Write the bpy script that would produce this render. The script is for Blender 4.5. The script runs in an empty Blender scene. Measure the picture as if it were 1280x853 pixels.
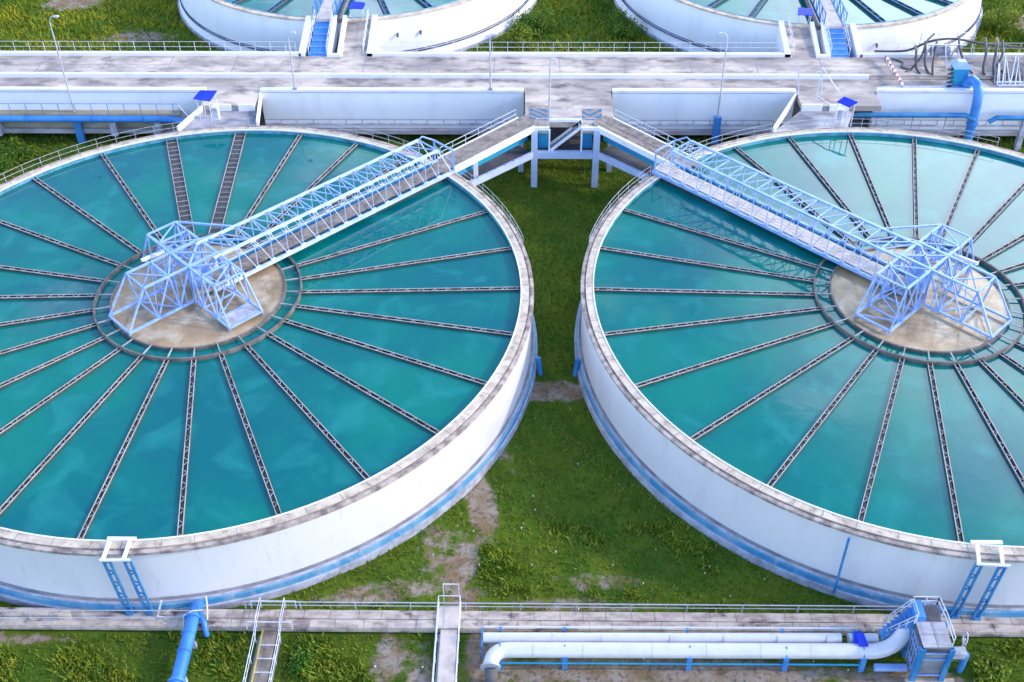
import bpy, math, random
import numpy as np
from mathutils import Vector
random.seed(7)
rng = np.random.default_rng(7)
S = bpy.context.scene
COL = S.collection
R = math.radians

# ---------------------------------------------------------------- camera
def set_camera():
    f, cx, cy, cz, p, yaw, roll = 1438.09, -1.9098, -54.3644, 41.5869 + 4.52, 0.6951, -0.014814, -0.004632
    cd = bpy.data.cameras.new('camera'); cam = bpy.data.objects.new('camera', cd); COL.objects.link(cam)
    cd.sensor_width = 36.0; cd.sensor_fit = 'HORIZONTAL'; cd.lens = f / 1280 * 36
    cd.clip_start = 0.5; cd.clip_end = 3000
    fw = Vector((math.sin(yaw) * math.cos(p), math.cos(yaw) * math.cos(p), -math.sin(p)))
    rt = Vector((math.cos(yaw), -math.sin(yaw), 0)); up = rt.cross(fw)
    r2 = rt * math.cos(roll) + up * math.sin(roll); u2 = -rt * math.sin(roll) + up * math.cos(roll)
    from mathutils import Matrix
    m = Matrix((r2, u2, -fw)).transposed().to_4x4(); m.translation = (cx, cy, cz)
    cam.matrix_world = m
    S.camera = cam
set_camera()

# ---------------------------------------------------------------- light
SUN_EL, SUN_AZ = 27.0, -4.0          # azimuth measured from +x towards +y
W = bpy.data.worlds.new('World'); S.world = W; W.use_nodes = True
def world():
    nt = W.node_tree; nt.nodes.clear(); N = nt.nodes.new; L = nt.links.new
    out = N('ShaderNodeOutputWorld'); bg = N('ShaderNodeBackground'); bg.inputs['Strength'].default_value = 0.15
    sky = N('ShaderNodeTexSky'); sky.sky_type = 'NISHITA'; sky.sun_disc = False
    sky.sun_elevation = R(SUN_EL); sky.sun_rotation = R(90 - SUN_AZ)
    sky.air_density = 1.0; sky.dust_density = 0.4; sky.ozone_density = 3.0
    tc = N('ShaderNodeTexCoord')
    wb = N('ShaderNodeMix'); wb.data_type = 'RGBA'; wb.blend_type = 'MULTIPLY'; wb.inputs['Factor'].default_value = 1.0; wb.inputs['B'].default_value = (1.16, 1.06, 1.12, 1)
    L(sky.outputs['Color'], wb.inputs['A'])
    def clouds(prev, scale, lo, hi, centre, d0, d1, col, amount):
        mp = N('ShaderNodeMapping'); mp.inputs['Scale'].default_value = (1.0, 1.0, 1.8); L(tc.outputs['Generated'], mp.inputs['Vector'])
        no = N('ShaderNodeTexNoise'); no.inputs['Scale'].default_value = scale; no.inputs['Detail'].default_value = 6; no.inputs['Roughness'].default_value = 0.55; L(mp.outputs[0], no.inputs['Vector'])
        cr = N('ShaderNodeMapRange'); cr.interpolation_type = 'SMOOTHSTEP'; cr.inputs[1].default_value = lo; cr.inputs[2].default_value = hi; L(no.outputs['Fac'], cr.inputs[0])
        dot = N('ShaderNodeVectorMath'); dot.operation = 'DOT_PRODUCT'; dot.inputs[1].default_value = centre; L(tc.outputs['Generated'], dot.inputs[0])
        mr = N('ShaderNodeMapRange'); mr.interpolation_type = 'SMOOTHSTEP'; mr.inputs[1].default_value = d0; mr.inputs[2].default_value = d1; mr.inputs[4].default_value = amount; L(dot.outputs['Value'], mr.inputs[0])
        mu = N('ShaderNodeMath'); mu.operation = 'MULTIPLY'; L(cr.outputs[0], mu.inputs[0]); L(mr.outputs[0], mu.inputs[1])
        mx = N('ShaderNodeMix'); mx.data_type = 'RGBA'; L(mu.outputs[0], mx.inputs['Factor']); L(prev, mx.inputs['A']); mx.inputs['B'].default_value = (*col, 1)
        return mx.outputs['Result']
    c = clouds(wb.outputs['Result'], 3.6, 0.53, 0.72, (0.0, 0.75, 0.66), 0.2, 0.9, (15.0, 16.5, 18.5), 0.5)     # thin broken cloud
    c = clouds(c, 2.0, 0.20, 0.50, (0.52, 0.78, 0.35), 0.89, 0.985, (13.5, 15.0, 16.6), 1.0)                 # bright bank beyond the far right tank
    L(c, bg.inputs['Color']); L(bg.outputs[0], out.inputs[0])
world()
sd = bpy.data.lights.new('sun', 'SUN'); sd.energy = 0.9; sd.angle = R(3); sd.color = (1.0, 0.83, 0.58)
so = bpy.data.objects.new('sun', sd); COL.objects.link(so)
sv = Vector((math.cos(R(SUN_EL)) * math.cos(R(SUN_AZ)), math.cos(R(SUN_EL)) * math.sin(R(SUN_AZ)), math.sin(R(SUN_EL))))
so.rotation_euler = sv.to_track_quat('Z', 'Y').to_euler(); so.location = (60, -10, 40)
S.view_settings.view_transform = 'Standard'; S.view_settings.look = 'None'
S.view_settings.exposure = 1.6; S.view_settings.gamma = 1.0; S.view_settings.use_curve_mapping = False
S.render.engine = 'CYCLES'

# ---------------------------------------------------------------- materials
def mat(name, col, rough=0.6, col2=None, scale=1.0, lo=0.4, hi=0.65, stretch=(1, 1, 1), bump=0.0, bscale=20,
        metal=0.0, detail=6, col3=None, scale3=0.25, lo3=0.5, hi3=0.7, spec=0.5):
    m = bpy.data.materials.new(name); m.use_nodes = True
    nt = m.node_tree; N = nt.nodes.new; L = nt.links.new; b = nt.nodes['Principled BSDF']
    b.inputs['Base Color'].default_value = (*col, 1); b.inputs['Roughness'].default_value = rough; b.inputs['Metallic'].default_value = metal
    b.inputs['Specular IOR Level'].default_value = spec
    g = N('ShaderNodeNewGeometry')
    last = None
    def layer(prev, c, sc, l, h, st):
        mp = N('ShaderNodeMapping'); mp.inputs['Scale'].default_value = st; L(g.outputs['Position'], mp.inputs['Vector'])
        n = N('ShaderNodeTexNoise'); n.inputs['Scale'].default_value = sc; n.inputs['Detail'].default_value = detail; n.inputs['Roughness'].default_value = 0.6
        L(mp.outputs[0], n.inputs['Vector'])
        r = N('ShaderNodeMapRange'); r.inputs[1].default_value = l; r.inputs[2].default_value = h; L(n.outputs['Fac'], r.inputs[0])
        x = N('ShaderNodeMix'); x.data_type = 'RGBA'; L(r.outputs[0], x.inputs['Factor'])
        if prev: L(prev, x.inputs['A'])
        else: x.inputs['A'].default_value = (*col, 1)
        x.inputs['B'].default_value = (*c, 1)
        return x.outputs['Result']
    if col2: last = layer(last, col2, scale, lo, hi, stretch)
    if col3: last = layer(last, col3, scale3, lo3, hi3, stretch)
    if last: L(last, b.inputs['Base Color'])
    if bump:
        n = N('ShaderNodeTexNoise'); n.inputs['Scale'].default_value = bscale; n.inputs['Detail'].default_value = 4
        L(g.outputs['Position'], n.inputs['Vector'])
        bp = N('ShaderNodeBump'); bp.inputs['Strength'].default_value = bump; bp.inputs['Distance'].default_value = 0.05
        L(n.outputs['Fac'], bp.inputs['Height']); L(bp.outputs[0], b.inputs['Normal'])
    return m

M = {}
M['wall'] = mat('white_wall_paint', (0.72, 0.71, 0.72), 0.55, (0.62, 0.61, 0.63), 0.9, 0.5, 0.8, (1, 1, 0.25), col3=(0.52, 0.50, 0.49), scale3=2.4, lo3=0.62, hi3=0.85)
M['wallbright'] = mat('light_lifted_white_wall', (0.90, 0.90, 0.90), 0.55, (0.80, 0.80, 0.81), 0.8, 0.5, 0.8, (1, 1, 0.3), col3=(0.66, 0.62, 0.58), scale3=1.8, lo3=0.64, hi3=0.85)  # white raised above the tank walls to stand in for brighter lighting
M['white'] = mat('white_paint', (0.84, 0.84, 0.86), 0.5, (0.62, 0.61, 0.62), 1.6, 0.55, 0.78)
M['coping'] = mat('coping_concrete', (0.66, 0.55, 0.42), 0.85, (0.42, 0.34, 0.26), 1.3, 0.42, 0.66, col3=(0.24, 0.19, 0.15), scale3=2.6, lo3=0.58, hi3=0.76, bump=0.2)
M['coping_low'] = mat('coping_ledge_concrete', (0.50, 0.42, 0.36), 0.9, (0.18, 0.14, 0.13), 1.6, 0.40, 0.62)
M['groove'] = mat('dark_groove', (0.19, 0.195, 0.22), 0.9, (0.34, 0.33, 0.34), 0.9)
M['band'] = mat('blue_band_paint', (0.05, 0.27, 0.48), 0.5, (0.22, 0.42, 0.56), 0.8, 0.42, 0.70, (1, 1, 0.4), col3=(0.36, 0.42, 0.48), scale3=2.5, lo3=0.54, hi3=0.72)
M['plinth'] = mat('plinth_concrete', (0.52, 0.54, 0.62), 0.85, (0.30, 0.30, 0.34), 1.4)
M['innerblue'] = mat('inner_wall_paint', (0.16, 0.42, 0.55), 0.5, (0.05, 0.22, 0.28), 1.2)
M['steelblue'] = mat('light_blue_steel_paint', (0.33, 0.49, 0.80), 0.38, (0.22, 0.38, 0.73), 1.5)
M['steelpale'] = mat('pale_blue_steel_paint', (0.60, 0.68, 0.86), 0.36, (0.46, 0.57, 0.80), 1.2)
M['blue'] = mat('strong_blue_paint', (0.04, 0.215, 0.60), 0.36, (0.075, 0.29, 0.64), 1.0, col3=(0.10, 0.22, 0.42), scale3=2.2, lo3=0.56, hi3=0.8)
M['canvas'] = mat('royal_blue_sheet', (0.003, 0.028, 0.50), 0.45, (0.004, 0.04, 0.56), 1.0)
M['midblue'] = mat('mid_blue_paint', (0.018, 0.18, 0.46), 0.42, (0.06, 0.29, 0.52), 1.2)
M['cyan'] = mat('cyan_paint', (0.012, 0.22, 0.52), 0.5, (0.015, 0.34, 0.50), 0.35, 0.4, 0.6)
M['road'] = mat('deck_concrete', (0.66, 0.55, 0.45), 0.8, (0.35, 0.295, 0.26), 0.55, 0.38, 0.60, (0.5, 1.0, 1), col3=(0.15, 0.125, 0.125), scale3=1.0, lo3=0.50, hi3=0.70, bump=0.2, bscale=8)
M['slab'] = mat('wet_slab_concrete', (0.44, 0.41, 0.41), 0.45, (0.12, 0.12, 0.145), 0.5, 0.40, 0.58, (0.7, 1.2, 1))
M['kerb'] = mat('kerb_paint', (0.80, 0.79, 0.83), 0.6, (0.55, 0.53, 0.57), 1.5, 0.55, 0.8, (0.4, 1, 1))
M['beige'] = mat('beige_wall', (0.46, 0.40, 0.28), 0.85, (0.30, 0.24, 0.14), 0.6, 0.4, 0.65, (0.4, 1, 1))
M['ledge'] = mat('ledge_concrete', (0.50, 0.48, 0.50), 0.9, (0.28, 0.25, 0.27), 1.2, 0.4, 0.7, (0.4, 1, 1))
M['boards'] = mat('weathered_boards', (0.34, 0.28, 0.23), 0.9, (0.17, 0.14, 0.12), 1.8, 0.4, 0.65, bump=0.3)
M['deckpale'] = mat('pale_deck_plate', (0.66, 0.57, 0.50), 0.7, (0.42, 0.36, 0.33), 1.4, 0.45, 0.75)
M['launder'] = mat('launder_rail', (0.46, 0.435, 0.415), 0.8, (0.25, 0.23, 0.22), 1.2, 0.46, 0.70)
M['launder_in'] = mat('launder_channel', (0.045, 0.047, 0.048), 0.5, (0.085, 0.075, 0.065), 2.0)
M['launder_blue'] = mat('launder_blue', (0.05, 0.30, 0.55), 0.5, (0.03, 0.2, 0.42), 1.5)
M['ringrail'] = mat('ring_rail', (0.20, 0.175, 0.155), 0.8, (0.10, 0.085, 0.075), 1.6)
M['dark'] = mat('dark_slab', (0.07, 0.075, 0.09), 0.8, (0.14, 0.13, 0.14), 0.9)
M['galv'] = mat('galvanised_steel', (0.58, 0.60, 0.66), 0.45, (0.44, 0.46, 0.52), 2.0, metal=0.25)
M['railpaint'] = mat('rail_paint', (0.74, 0.76, 0.82), 0.5, (0.55, 0.58, 0.64), 1.5)
M['grey'] = mat('grey_steel', (0.30, 0.31, 0.35), 0.5, (0.2, 0.2, 0.23), 1.5)
M['pipewhite'] = mat('pipe_cladding', (0.70, 0.69, 0.70), 0.35, (0.58, 0.57, 0.58), 1.6, 0.5, 0.8, metal=0.1)
M['hose'] = mat('dark_hose', (0.06, 0.055, 0.07), 0.5, (0.12, 0.10, 0.11), 1.4)
M['red'] = mat('red_paint', (0.55, 0.07, 0.10), 0.5)
M['tan'] = mat('tan_paint', (0.34, 0.25, 0.15), 0.7, (0.24, 0.18, 0.12), 2.0)
M['markblue'] = mat('floor_marking_paint', (0.012, 0.12, 0.32), 0.7, (0.05, 0.2, 0.38), 2.5)
M['groove_blue'] = mat('dark_blue_groove', (0.05, 0.07, 0.14), 0.8, (0.10, 0.14, 0.26), 1.0)
M['yellow'] = mat('yellow_paint', (0.62, 0.50, 0.10), 0.6, (0.45, 0.36, 0.12), 3.0)
M['drain'] = mat('drain_cover_concrete', (0.60, 0.51, 0.42), 0.9, (0.36, 0.29, 0.25), 1.6, 0.42, 0.62, (0.7, 1.5, 1), col3=(0.08, 0.055, 0.06), scale3=1.0, lo3=0.54, hi3=0.69, bump=0.3)
M['stem'] = mat('woody_stem', (0.12, 0.085, 0.05), 0.9)
M['leaf'] = mat('leaves', (0.07, 0.17, 0.015), 0.6, (0.16, 0.24, 0.02), 1.1, 0.4, 0.62, spec=0.2)
M['leafyel'] = mat('leaves_yellow', (0.13, 0.21, 0.016), 0.6, (0.27, 0.31, 0.025), 0.9, 0.4, 0.62, spec=0.2)
M['grass'] = mat('grass_blades', (0.10, 0.18, 0.016), 0.7, (0.21, 0.235, 0.03), 0.45, 0.38, 0.6, spec=0.15, col3=(0.07, 0.15, 0.016), scale3=0.16, lo3=0.50, hi3=0.62)
M['grassfar_sunlit'] = mat('sunlit_tinted_tall_grass', (0.13, 0.20, 0.012), 0.7, (0.34, 0.32, 0.018), 0.30, 0.38, 0.58, spec=0.15, col3=(0.075, 0.14, 0.012), scale3=0.12, lo3=0.50, hi3=0.62)  # sunlight on the far grass is put into this yellower, brighter colour
M['litter'] = mat('pale_litter', (0.75, 0.74, 0.72), 0.6)

def water_mat():
    m = bpy.data.materials.new('teal_water'); m.use_nodes = True
    nt = m.node_tree; N = nt.nodes.new; L = nt.links.new; b = nt.nodes['Principled BSDF']
    g = N('ShaderNodeNewGeometry')
    n = N('ShaderNodeTexNoise'); n.inputs['Scale'].default_value = 0.16; n.inputs['Detail'].default_value = 3; L(g.outputs['Position'], n.inputs['Vector'])
    r = N('ShaderNodeMapRange'); r.inputs[1].default_value = 0.38; r.inputs[2].default_value = 0.64; L(n.outputs['Fac'], r.inputs[0])
    x = N('ShaderNodeMix'); x.data_type = 'RGBA'; x.inputs['A'].default_value = (0.000, 0.128, 0.140, 1); x.inputs['B'].default_value = (0.000, 0.185, 0.140, 1)
    L(r.outputs[0], x.inputs['Factor'])
    n3 = N('ShaderNodeTexNoise'); n3.inputs['Scale'].default_value = 0.42; n3.inputs['Detail'].default_value = 5; n3.inputs['Distortion'].default_value = 0.6; L(g.outputs['Position'], n3.inputs['Vector'])
    r3 = N('ShaderNodeMapRange'); r3.inputs[1].default_value = 0.50; r3.inputs[2].default_value = 0.72; r3.inputs[4].default_value = 0.7; L(n3.outputs['Fac'], r3.inputs[0])
    x3 = N('ShaderNodeMix'); x3.data_type = 'RGBA'; L(r3.outputs[0], x3.inputs['Factor']); L(x.outputs['Result'], x3.inputs['A']); x3.inputs['B'].default_value = (0.014, 0.235, 0.215, 1)
    L(x3.outputs['Result'], b.inputs['Base Color'])
    b.inputs['Roughness'].default_value = 0.02; b.inputs['IOR'].default_value = 1.46
    n2 = N('ShaderNodeTexNoise'); n2.inputs['Scale'].default_value = 1.1; n2.inputs['Detail'].default_value = 2; L(g.outputs['Position'], n2.inputs['Vector'])
    bp = N('ShaderNodeBump'); bp.inputs['Strength'].default_value = 0.03; bp.inputs['Distance'].default_value = 0.1
    L(n2.outputs['Fac'], bp.inputs['Height']); L(bp.outputs[0], b.inputs['Normal'])
    return m
M['water'] = water_mat()
M['sludge'] = mat('brown_settling_water', (0.50, 0.345, 0.18), 0.18, (0.28, 0.20, 0.11), 0.5, 0.35, 0.65, col3=(0.58, 0.47, 0.33), scale3=0.7, lo3=0.48, hi3=0.68, spec=0.45)

def ground_mat():
    m = bpy.data.materials.new('grass_ground'); m.use_nodes = True
    nt = m.node_tree; N = nt.nodes.new; L = nt.links.new; b = nt.nodes['Principled BSDF']
    b.inputs['Roughness'].default_value = 0.95; b.inputs['Specular IOR Level'].default_value = 0.1
    g = N('ShaderNodeNewGeometry'); at = N('ShaderNodeAttribute'); at.attribute_name = 'dirt'
    def noise(sc, d=5):
        n = N('ShaderNodeTexNoise'); n.inputs['Scale'].default_value = sc; n.inputs['Detail'].default_value = d; L(g.outputs['Position'], n.inputs['Vector']); return n.outputs['Fac']
    def rng_(v, a, c):
        r = N('ShaderNodeMapRange'); r.inputs[1].default_value = a; r.inputs[2].default_value = c; L(v, r.inputs[0]); return r.outputs[0]
    def mix(f, a, c):
        x = N('ShaderNodeMix'); x.data_type = 'RGBA'; L(f, x.inputs['Factor'])
        for k, v in (('A', a), ('B', c)):
            if isinstance(v, tuple): x.inputs[k].default_value = (*v, 1)
            else: L(v, x.inputs[k])
        return x.outputs['Result']
    gr = mix(rng_(noise(0.35), 0.4, 0.62), (0.055, 0.125, 0.010), (0.11, 0.165, 0.012))
    gr = mix(rng_(noise(3.0), 0.45, 0.7), gr, (0.11, 0.14, 0.02))
    di = mix(rng_(noise(0.8), 0.4, 0.62), (0.24, 0.165, 0.095), (0.34, 0.28, 0.22))
    di = mix(rng_(noise(4.0), 0.5, 0.75), di, (0.11, 0.08, 0.055))
    ad = N('ShaderNodeMath'); ad.operation = 'ADD'; L(at.outputs['Fac'], ad.inputs[0])
    sb = N('ShaderNodeMath'); sb.operation = 'MULTIPLY_ADD'; L(noise(1.6), sb.inputs[0]); sb.inputs[1].default_value = 0.9; sb.inputs[2].default_value = -0.45
    L(sb.outputs[0], ad.inputs[1])
    c = mix(rng_(ad.outputs[0], 0.38, 0.62), gr, di)
    L(c, b.inputs['Base Color'])
    bp = N('ShaderNodeBump'); bp.inputs['Strength'].default_value = 0.5; bp.inputs['Distance'].default_value = 0.12
    L(noise(7), bp.inputs['Height']); L(bp.outputs[0], b.inputs['Normal'])
    return m
M['ground'] = ground_mat()

# ---------------------------------------------------------------- mesh helpers
class MB:
    def __init__(s): s.v = []; s.f = []; s.mi = []; s.sm = []; s.m = 0
    def add(s, vs, fs, smooth=False):
        o = len(s.v); s.v += [tuple(p) for p in vs]
        for f in fs: s.f.append(tuple(i + o for i in f)); s.mi.append(s.m); s.sm.append(smooth)
        return s
    def hexa(s, b, t):            # bottom 4, top 4 (ccw from above)
        return s.add(list(b) + list(t), [(3, 2, 1, 0), (4, 5, 6, 7), (0, 1, 5, 4), (1, 2, 6, 5), (2, 3, 7, 6), (3, 0, 4, 7)])
    def box(s, x0, x1, y0, y1, z0, z1):
        return s.hexa([(x0, y0, z0), (x1, y0, z0), (x1, y1, z0), (x0, y1, z0)], [(x0, y0, z1), (x1, y0, z1), (x1, y1, z1), (x0, y1, z1)])
    def slab(s, poly, z0, z1):    # convex polygon ccw
        n = len(poly); z0 = z0 if hasattr(z0, '__len__') else [z0] * n; z1 = z1 if hasattr(z1, '__len__') else [z1] * n
        vs = [(p[0], p[1], z) for p, z in zip(poly, z0)] + [(p[0], p[1], z) for p, z in zip(poly, z1)]
        return s.add(vs, [tuple(reversed(range(n))), tuple(range(n, 2 * n))] + [(i, (i + 1) % n, n + (i + 1) % n, n + i) for i in range(n)])
    def bar(s, p, q, w=0.08, h=None):
        h = h or w; p = Vector(p); q = Vector(q); d = (q - p)
        if d.length < 1e-6: return s
        d.normalize(); up = Vector((0, 0, 1)) if abs(d.z) < 0.95 else Vector((1, 0, 0))
        a = d.cross(up).normalized() * (w / 2); b = a.normalized().cross(d).normalized() * (h / 2)
        vs = [p - a - b, p + a - b, p + a + b, p - a + b, q - a - b, q + a - b, q + a + b, q - a + b]
        return s.add(vs, [(0, 1, 2, 3), (7, 6, 5, 4), (0, 4, 5, 1), (1, 5, 6, 2), (2, 6, 7, 3), (3, 7, 4, 0)])
    def tube(s, pts, r=0.05, n=8, cap=True):
        pts = [Vector(p) for p in pts]; rs = r if hasattr(r, '__len__') else [r] * len(pts)
        vs = []; ref = None
        for i, p in enumerate(pts):
            d = (pts[min(i + 1, len(pts) - 1)] - pts[max(i - 1, 0)]).normalized()
            if ref is None: ref = Vector((0, 0, 1)) if abs(d.z) < 0.9 else Vector((1, 0, 0))
            a = d.cross(ref).normalized(); b = a.cross(d).normalized(); ref = b
            for k in range(n):
                t = 2 * math.pi * k / n; vs.append(p + (a * math.cos(t) + b * math.sin(t)) * rs[i])
        m = len(pts); fs = [(i * n + k, (i + 1) * n + k, (i + 1) * n + (k + 1) % n, i * n + (k + 1) % n) for i in range(m - 1) for k in range(n)]
        s.add(vs, fs, True)
        if cap: s.add(vs[:n] + vs[-n:], [tuple(range(n)), tuple(reversed(range(n, 2 * n)))])
        return s
    def ring(s, cx, cy, prof, a0=0, a1=360, n=144, closed=False):     # revolve a profile of (r, z)
        full = abs(a1 - a0) >= 359.9; m = n if full else n + 1; k = len(prof); vs = []
        for i in range(m):
            t = R(a0 + (a1 - a0) * i / n); c, d = math.cos(t), math.sin(t)
            vs += [(cx + r * c, cy + r * d, z) for r, z in prof]
        fs = []; kk = k if closed else k - 1
        for i in range(n):
            j = (i + 1) % m
            for q in range(kk):
                e = (q + 1) % k; fs.append((i * k + q, j * k + q, j * k + e, i * k + e))
        # duplicate per profile segment so that edges stay crisp while the round direction stays smooth
        for q in range(kk):
            e = (q + 1) % k
            vv = []
            for i in range(m): vv += [vs[i * k + q], vs[i * k + e]]
            s.add(vv, [(i * 2, ((i + 1) % m) * 2, ((i + 1) % m) * 2 + 1, i * 2 + 1) for i in range(n)], True)
        return s
    def build(s, name, mats, parent=None, origin=None):
        me = bpy.data.meshes.new(name)
        o = parent.get('_o') if parent else None
        if o is None: o = origin if origin is not None else s.base()
        o = tuple(o)
        v = np.array(s.v, dtype=np.float32) - np.array(o, dtype=np.float32)
        me.from_pydata(v.tolist(), [], s.f)
        if not isinstance(mats, (list, tuple)): mats = [mats]
        for k in mats: me.materials.append(M[k] if isinstance(k, str) else k)
        me.polygons.foreach_set('material_index', s.mi); me.polygons.foreach_set('use_smooth', s.sm); me.update()
        ob = bpy.data.objects.new(name, me); COL.objects.link(ob); ob['_o'] = o
        if parent: ob.parent = parent
        else: ob.location = o
        return ob
    def base(s):
        a = np.array(s.v); return ((a[:, 0].min() + a[:, 0].max()) / 2, (a[:, 1].min() + a[:, 1].max()) / 2, a[:, 2].min())

def tag(o, label=None, cat=None, group=None, kind=None):
    if label: o['label'] = label
    if cat: o['category'] = cat
    if group: o['group'] = group
    if kind: o['kind'] = kind
    return o
def thing(name, loc, label, cat, group=None):
    o = bpy.data.objects.new(name, None); COL.objects.link(o); o.location = loc; o['_o'] = tuple(loc); o.empty_display_size = 0.3
    return tag(o, label, cat, group)
def struct(o, label=None, cat=None): return tag(o, label, cat, None, 'structure')
def rail(mb, pts, h=0.9, n=2, r=0.025, step=1.3, posts=True, base=0.0):
    """handrail along a polyline at floor height; n horizontal rails"""
    for k in range(n):
        z = h * (k + 1) / n
        mb.tube([(p[0], p[1], p[2] + z) for p in pts], r, 5)
    if posts:
        d = 0; acc = []
        for i in range(len(pts) - 1):
            a = Vector(pts[i]); b = Vector(pts[i + 1]); L = (b - a).length; t = -d
            t = (step - d) % step if d else 0
            while t <= L: acc.append(a.lerp(b, t / L)); t += step
            d = (d + L) % step
        acc.append(Vector(pts[-1]))
        for p in acc: mb.bar((p.x, p.y, p.z + base), (p.x, p.y, p.z + h), r * 1.7)
    return mb

RIM = 4.52; WZ = 4.20; D2 = 21.393
CL = (-D2, 0.0); CR = (D2, 0.0)
FL = (-17.64, 50.72); FR = (22.97, 49.54); FRIM = 6.05; FR0 = 16.32

# ---------------------------------------------------------------- ground
PATCH = [(-4.2, -12.6, 0.75, 2.6, 12, 1.0), (-5.0, -16.8, 0.7, 1.9, -8, 1.0), (-4.9, -19.0, 1.2, 1.2, 0, 0.7), (-6.4, -15.8, 1.3, 3.2, 10, 0.52),
         (-0.3, -3.7, 2.6, 0.9, 0, 1.0), (-8.3, -22.4, 1.0, 1.6, 0, 0.72), (4.5, -23.1, 9.5, 0.9, 0, 0.9), (-3.6, -22.3, 1.2, 2.2, 0, 0.9),
         (15.5, -23.6, 3.2, 1.0, 0, 0.9), (-27, -21.5, 4.0, 0.45, 0, 0.7), (-9.0, -18.6, 4.0, 0.8, 8, 0.6), (0.8, -19.3, 6.0, 0.5, 0, 0.55),
         (-3.3, -8.2, 0.7, 3.0, 20, 0.55), (-44, 47, 3.0, 1.5, 10, 0.8), (-36, 40, 4, 1.6, 0, 0.62), (-30, 44, 3, 2.5, 0, 0.6), (44, 43, 3, 2.5, 0, 0.8), (-42, 49, 5, 1.0, 20, 0.8),
         (-8.0, -8.0, 0.5, 6.5, 42, 0.45), (-6.7, -24.5, 0.8, 3, 0, 0.75), (2, -17.8, 3, 0.8, 0, .5)]
def dirt(x, y):
    d = np.zeros_like(x)
    for cx, cy, a, b, rot, k in PATCH:
        c, s = math.cos(R(rot)), math.sin(R(rot)); X = (x - cx) * c + (y - cy) * s; Y = -(x - cx) * s + (y - cy) * c
        q = np.sqrt((X / a) ** 2 + (Y / b) ** 2); d = np.maximum(d, k * np.clip(1.5 - q, 0, 1))
    return d
def gz(x, y):
    t = np.clip((y - 27.2) / 1.6, 0, 1); q = np.clip((y - 20.8) / 3.0, 0, 1); return 1.3 * t * t * (3 - 2 * t) + .7 * q * q * (3 - 2 * q)
def ground():
    xs = np.concatenate([[-900, -300, -120, -80], np.arange(-62, 62.1, 0.5), [80, 120, 300, 900]])
    ys = np.concatenate([[-900, -300, -100, -45], np.arange(-30, 62.1, 0.5), [80, 130, 300, 900]])
    X, Y = np.meshgrid(xs, ys); Z = gz(X, Y)
    inner = (abs(X) < 62) & (Y > -30) & (Y < 62)
    nz = 0.05 * np.sin(X * 1.3 + np.sin(Y * .9)) * np.sin(Y * 1.1 + 1.3 * np.sin(X * .6))
    Z = Z + np.where(inner, nz - 0.04, 0)
    nx, ny = len(xs), len(ys)
    v = np.stack([X.ravel(), Y.ravel(), Z.ravel()], 1)
    idx = np.arange(nx * ny).reshape(ny, nx)
    f = np.stack([idx[:-1, :-1].ravel(), idx[:-1, 1:].ravel(), idx[1:, 1:].ravel(), idx[1:, :-1].ravel()], 1)
    me = bpy.data.meshes.new('ground'); me.from_pydata(v.tolist(), [], f.tolist()); me.materials.append(M['ground'])
    a = me.attributes.new('dirt', 'FLOAT', 'POINT'); a.data.foreach_set('value', dirt(X.ravel(), Y.ravel()).astype(np.float32))
    me.polygons.foreach_set('use_smooth', [True] * len(f)); me.update()
    o = bpy.data.objects.new('ground', me); COL.objects.link(o); struct(o)
ground()

def blades(name, P, h0, h1, w, material, label, cat):
    n = len(P); a = rng.uniform(0, 2 * np.pi, n); h = rng.uniform(h0, h1, n); lean = rng.normal(0, 0.6, (n, 2)) * h[:, None]
    dx = np.cos(a) * w * rng.uniform(.6, 1.4, n); dy = np.sin(a) * w * rng.uniform(.6, 1.4, n)
    v = np.zeros((n, 3, 3), np.float32)
    v[:, 0] = np.stack([P[:, 0] - dx, P[:, 1] - dy, P[:, 2] - .02], 1); v[:, 1] = np.stack([P[:, 0] + dx, P[:, 1] + dy, P[:, 2] - .02], 1)
    v[:, 2] = np.stack([P[:, 0] + lean[:, 0], P[:, 1] + lean[:, 1], P[:, 2] + h], 1)
    me = bpy.data.meshes.new(name); me.vertices.add(n * 3); me.vertices.foreach_set('co', v.ravel())
    me.loops.add(n * 3); me.loops.foreach_set('vertex_index', np.arange(n * 3)); me.polygons.add(n)
    me.polygons.foreach_set('loop_start', np.arange(0, n * 3, 3)); me.polygons.foreach_set('loop_total', np.full(n, 3)); me.materials.append(M[material]); me.update(); me.validate()
    o = bpy.data.objects.new(name, me); COL.objects.link(o); tag(o, label, cat, None, 'stuff'); return o
def weeds():
    n = 1500
    x = np.concatenate([rng.uniform(-30, -6, n), rng.uniform(-9, 8, n // 4), rng.uniform(16, 26, n // 3)]); y = np.concatenate([rng.uniform(-27, -21.2, n), rng.uniform(-19.6, -14, n // 4), rng.uniform(-26, -21.2, n // 3)])
    k = (np.sin(x * 1.1 + 1.7 * np.sin(y * .8)) + np.sin(y * 1.3 + x * .5)) > .25
    ok = k & (np.hypot(x + D2, y) > 20.5) & (np.hypot(x - D2, y) > 20.5) & (abs(x + 5.45) > .8) & (abs(x + 14.05) > .9) & (abs(x + 17.7) > .6) & (dirt(x, y) < .3)
    x, y = x[ok], y[ok]; m = 16; X = np.repeat(x, m) + rng.normal(0, .16, len(x) * m); Y = np.repeat(y, m) + rng.normal(0, .16, len(x) * m)
    blades('weeds', np.stack([X, Y, 0 * X], 1), .08, .28, .06, 'leafyel', 'clumps of broad yellow green weeds growing in the grass by the drain walkway', 'weeds')
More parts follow.
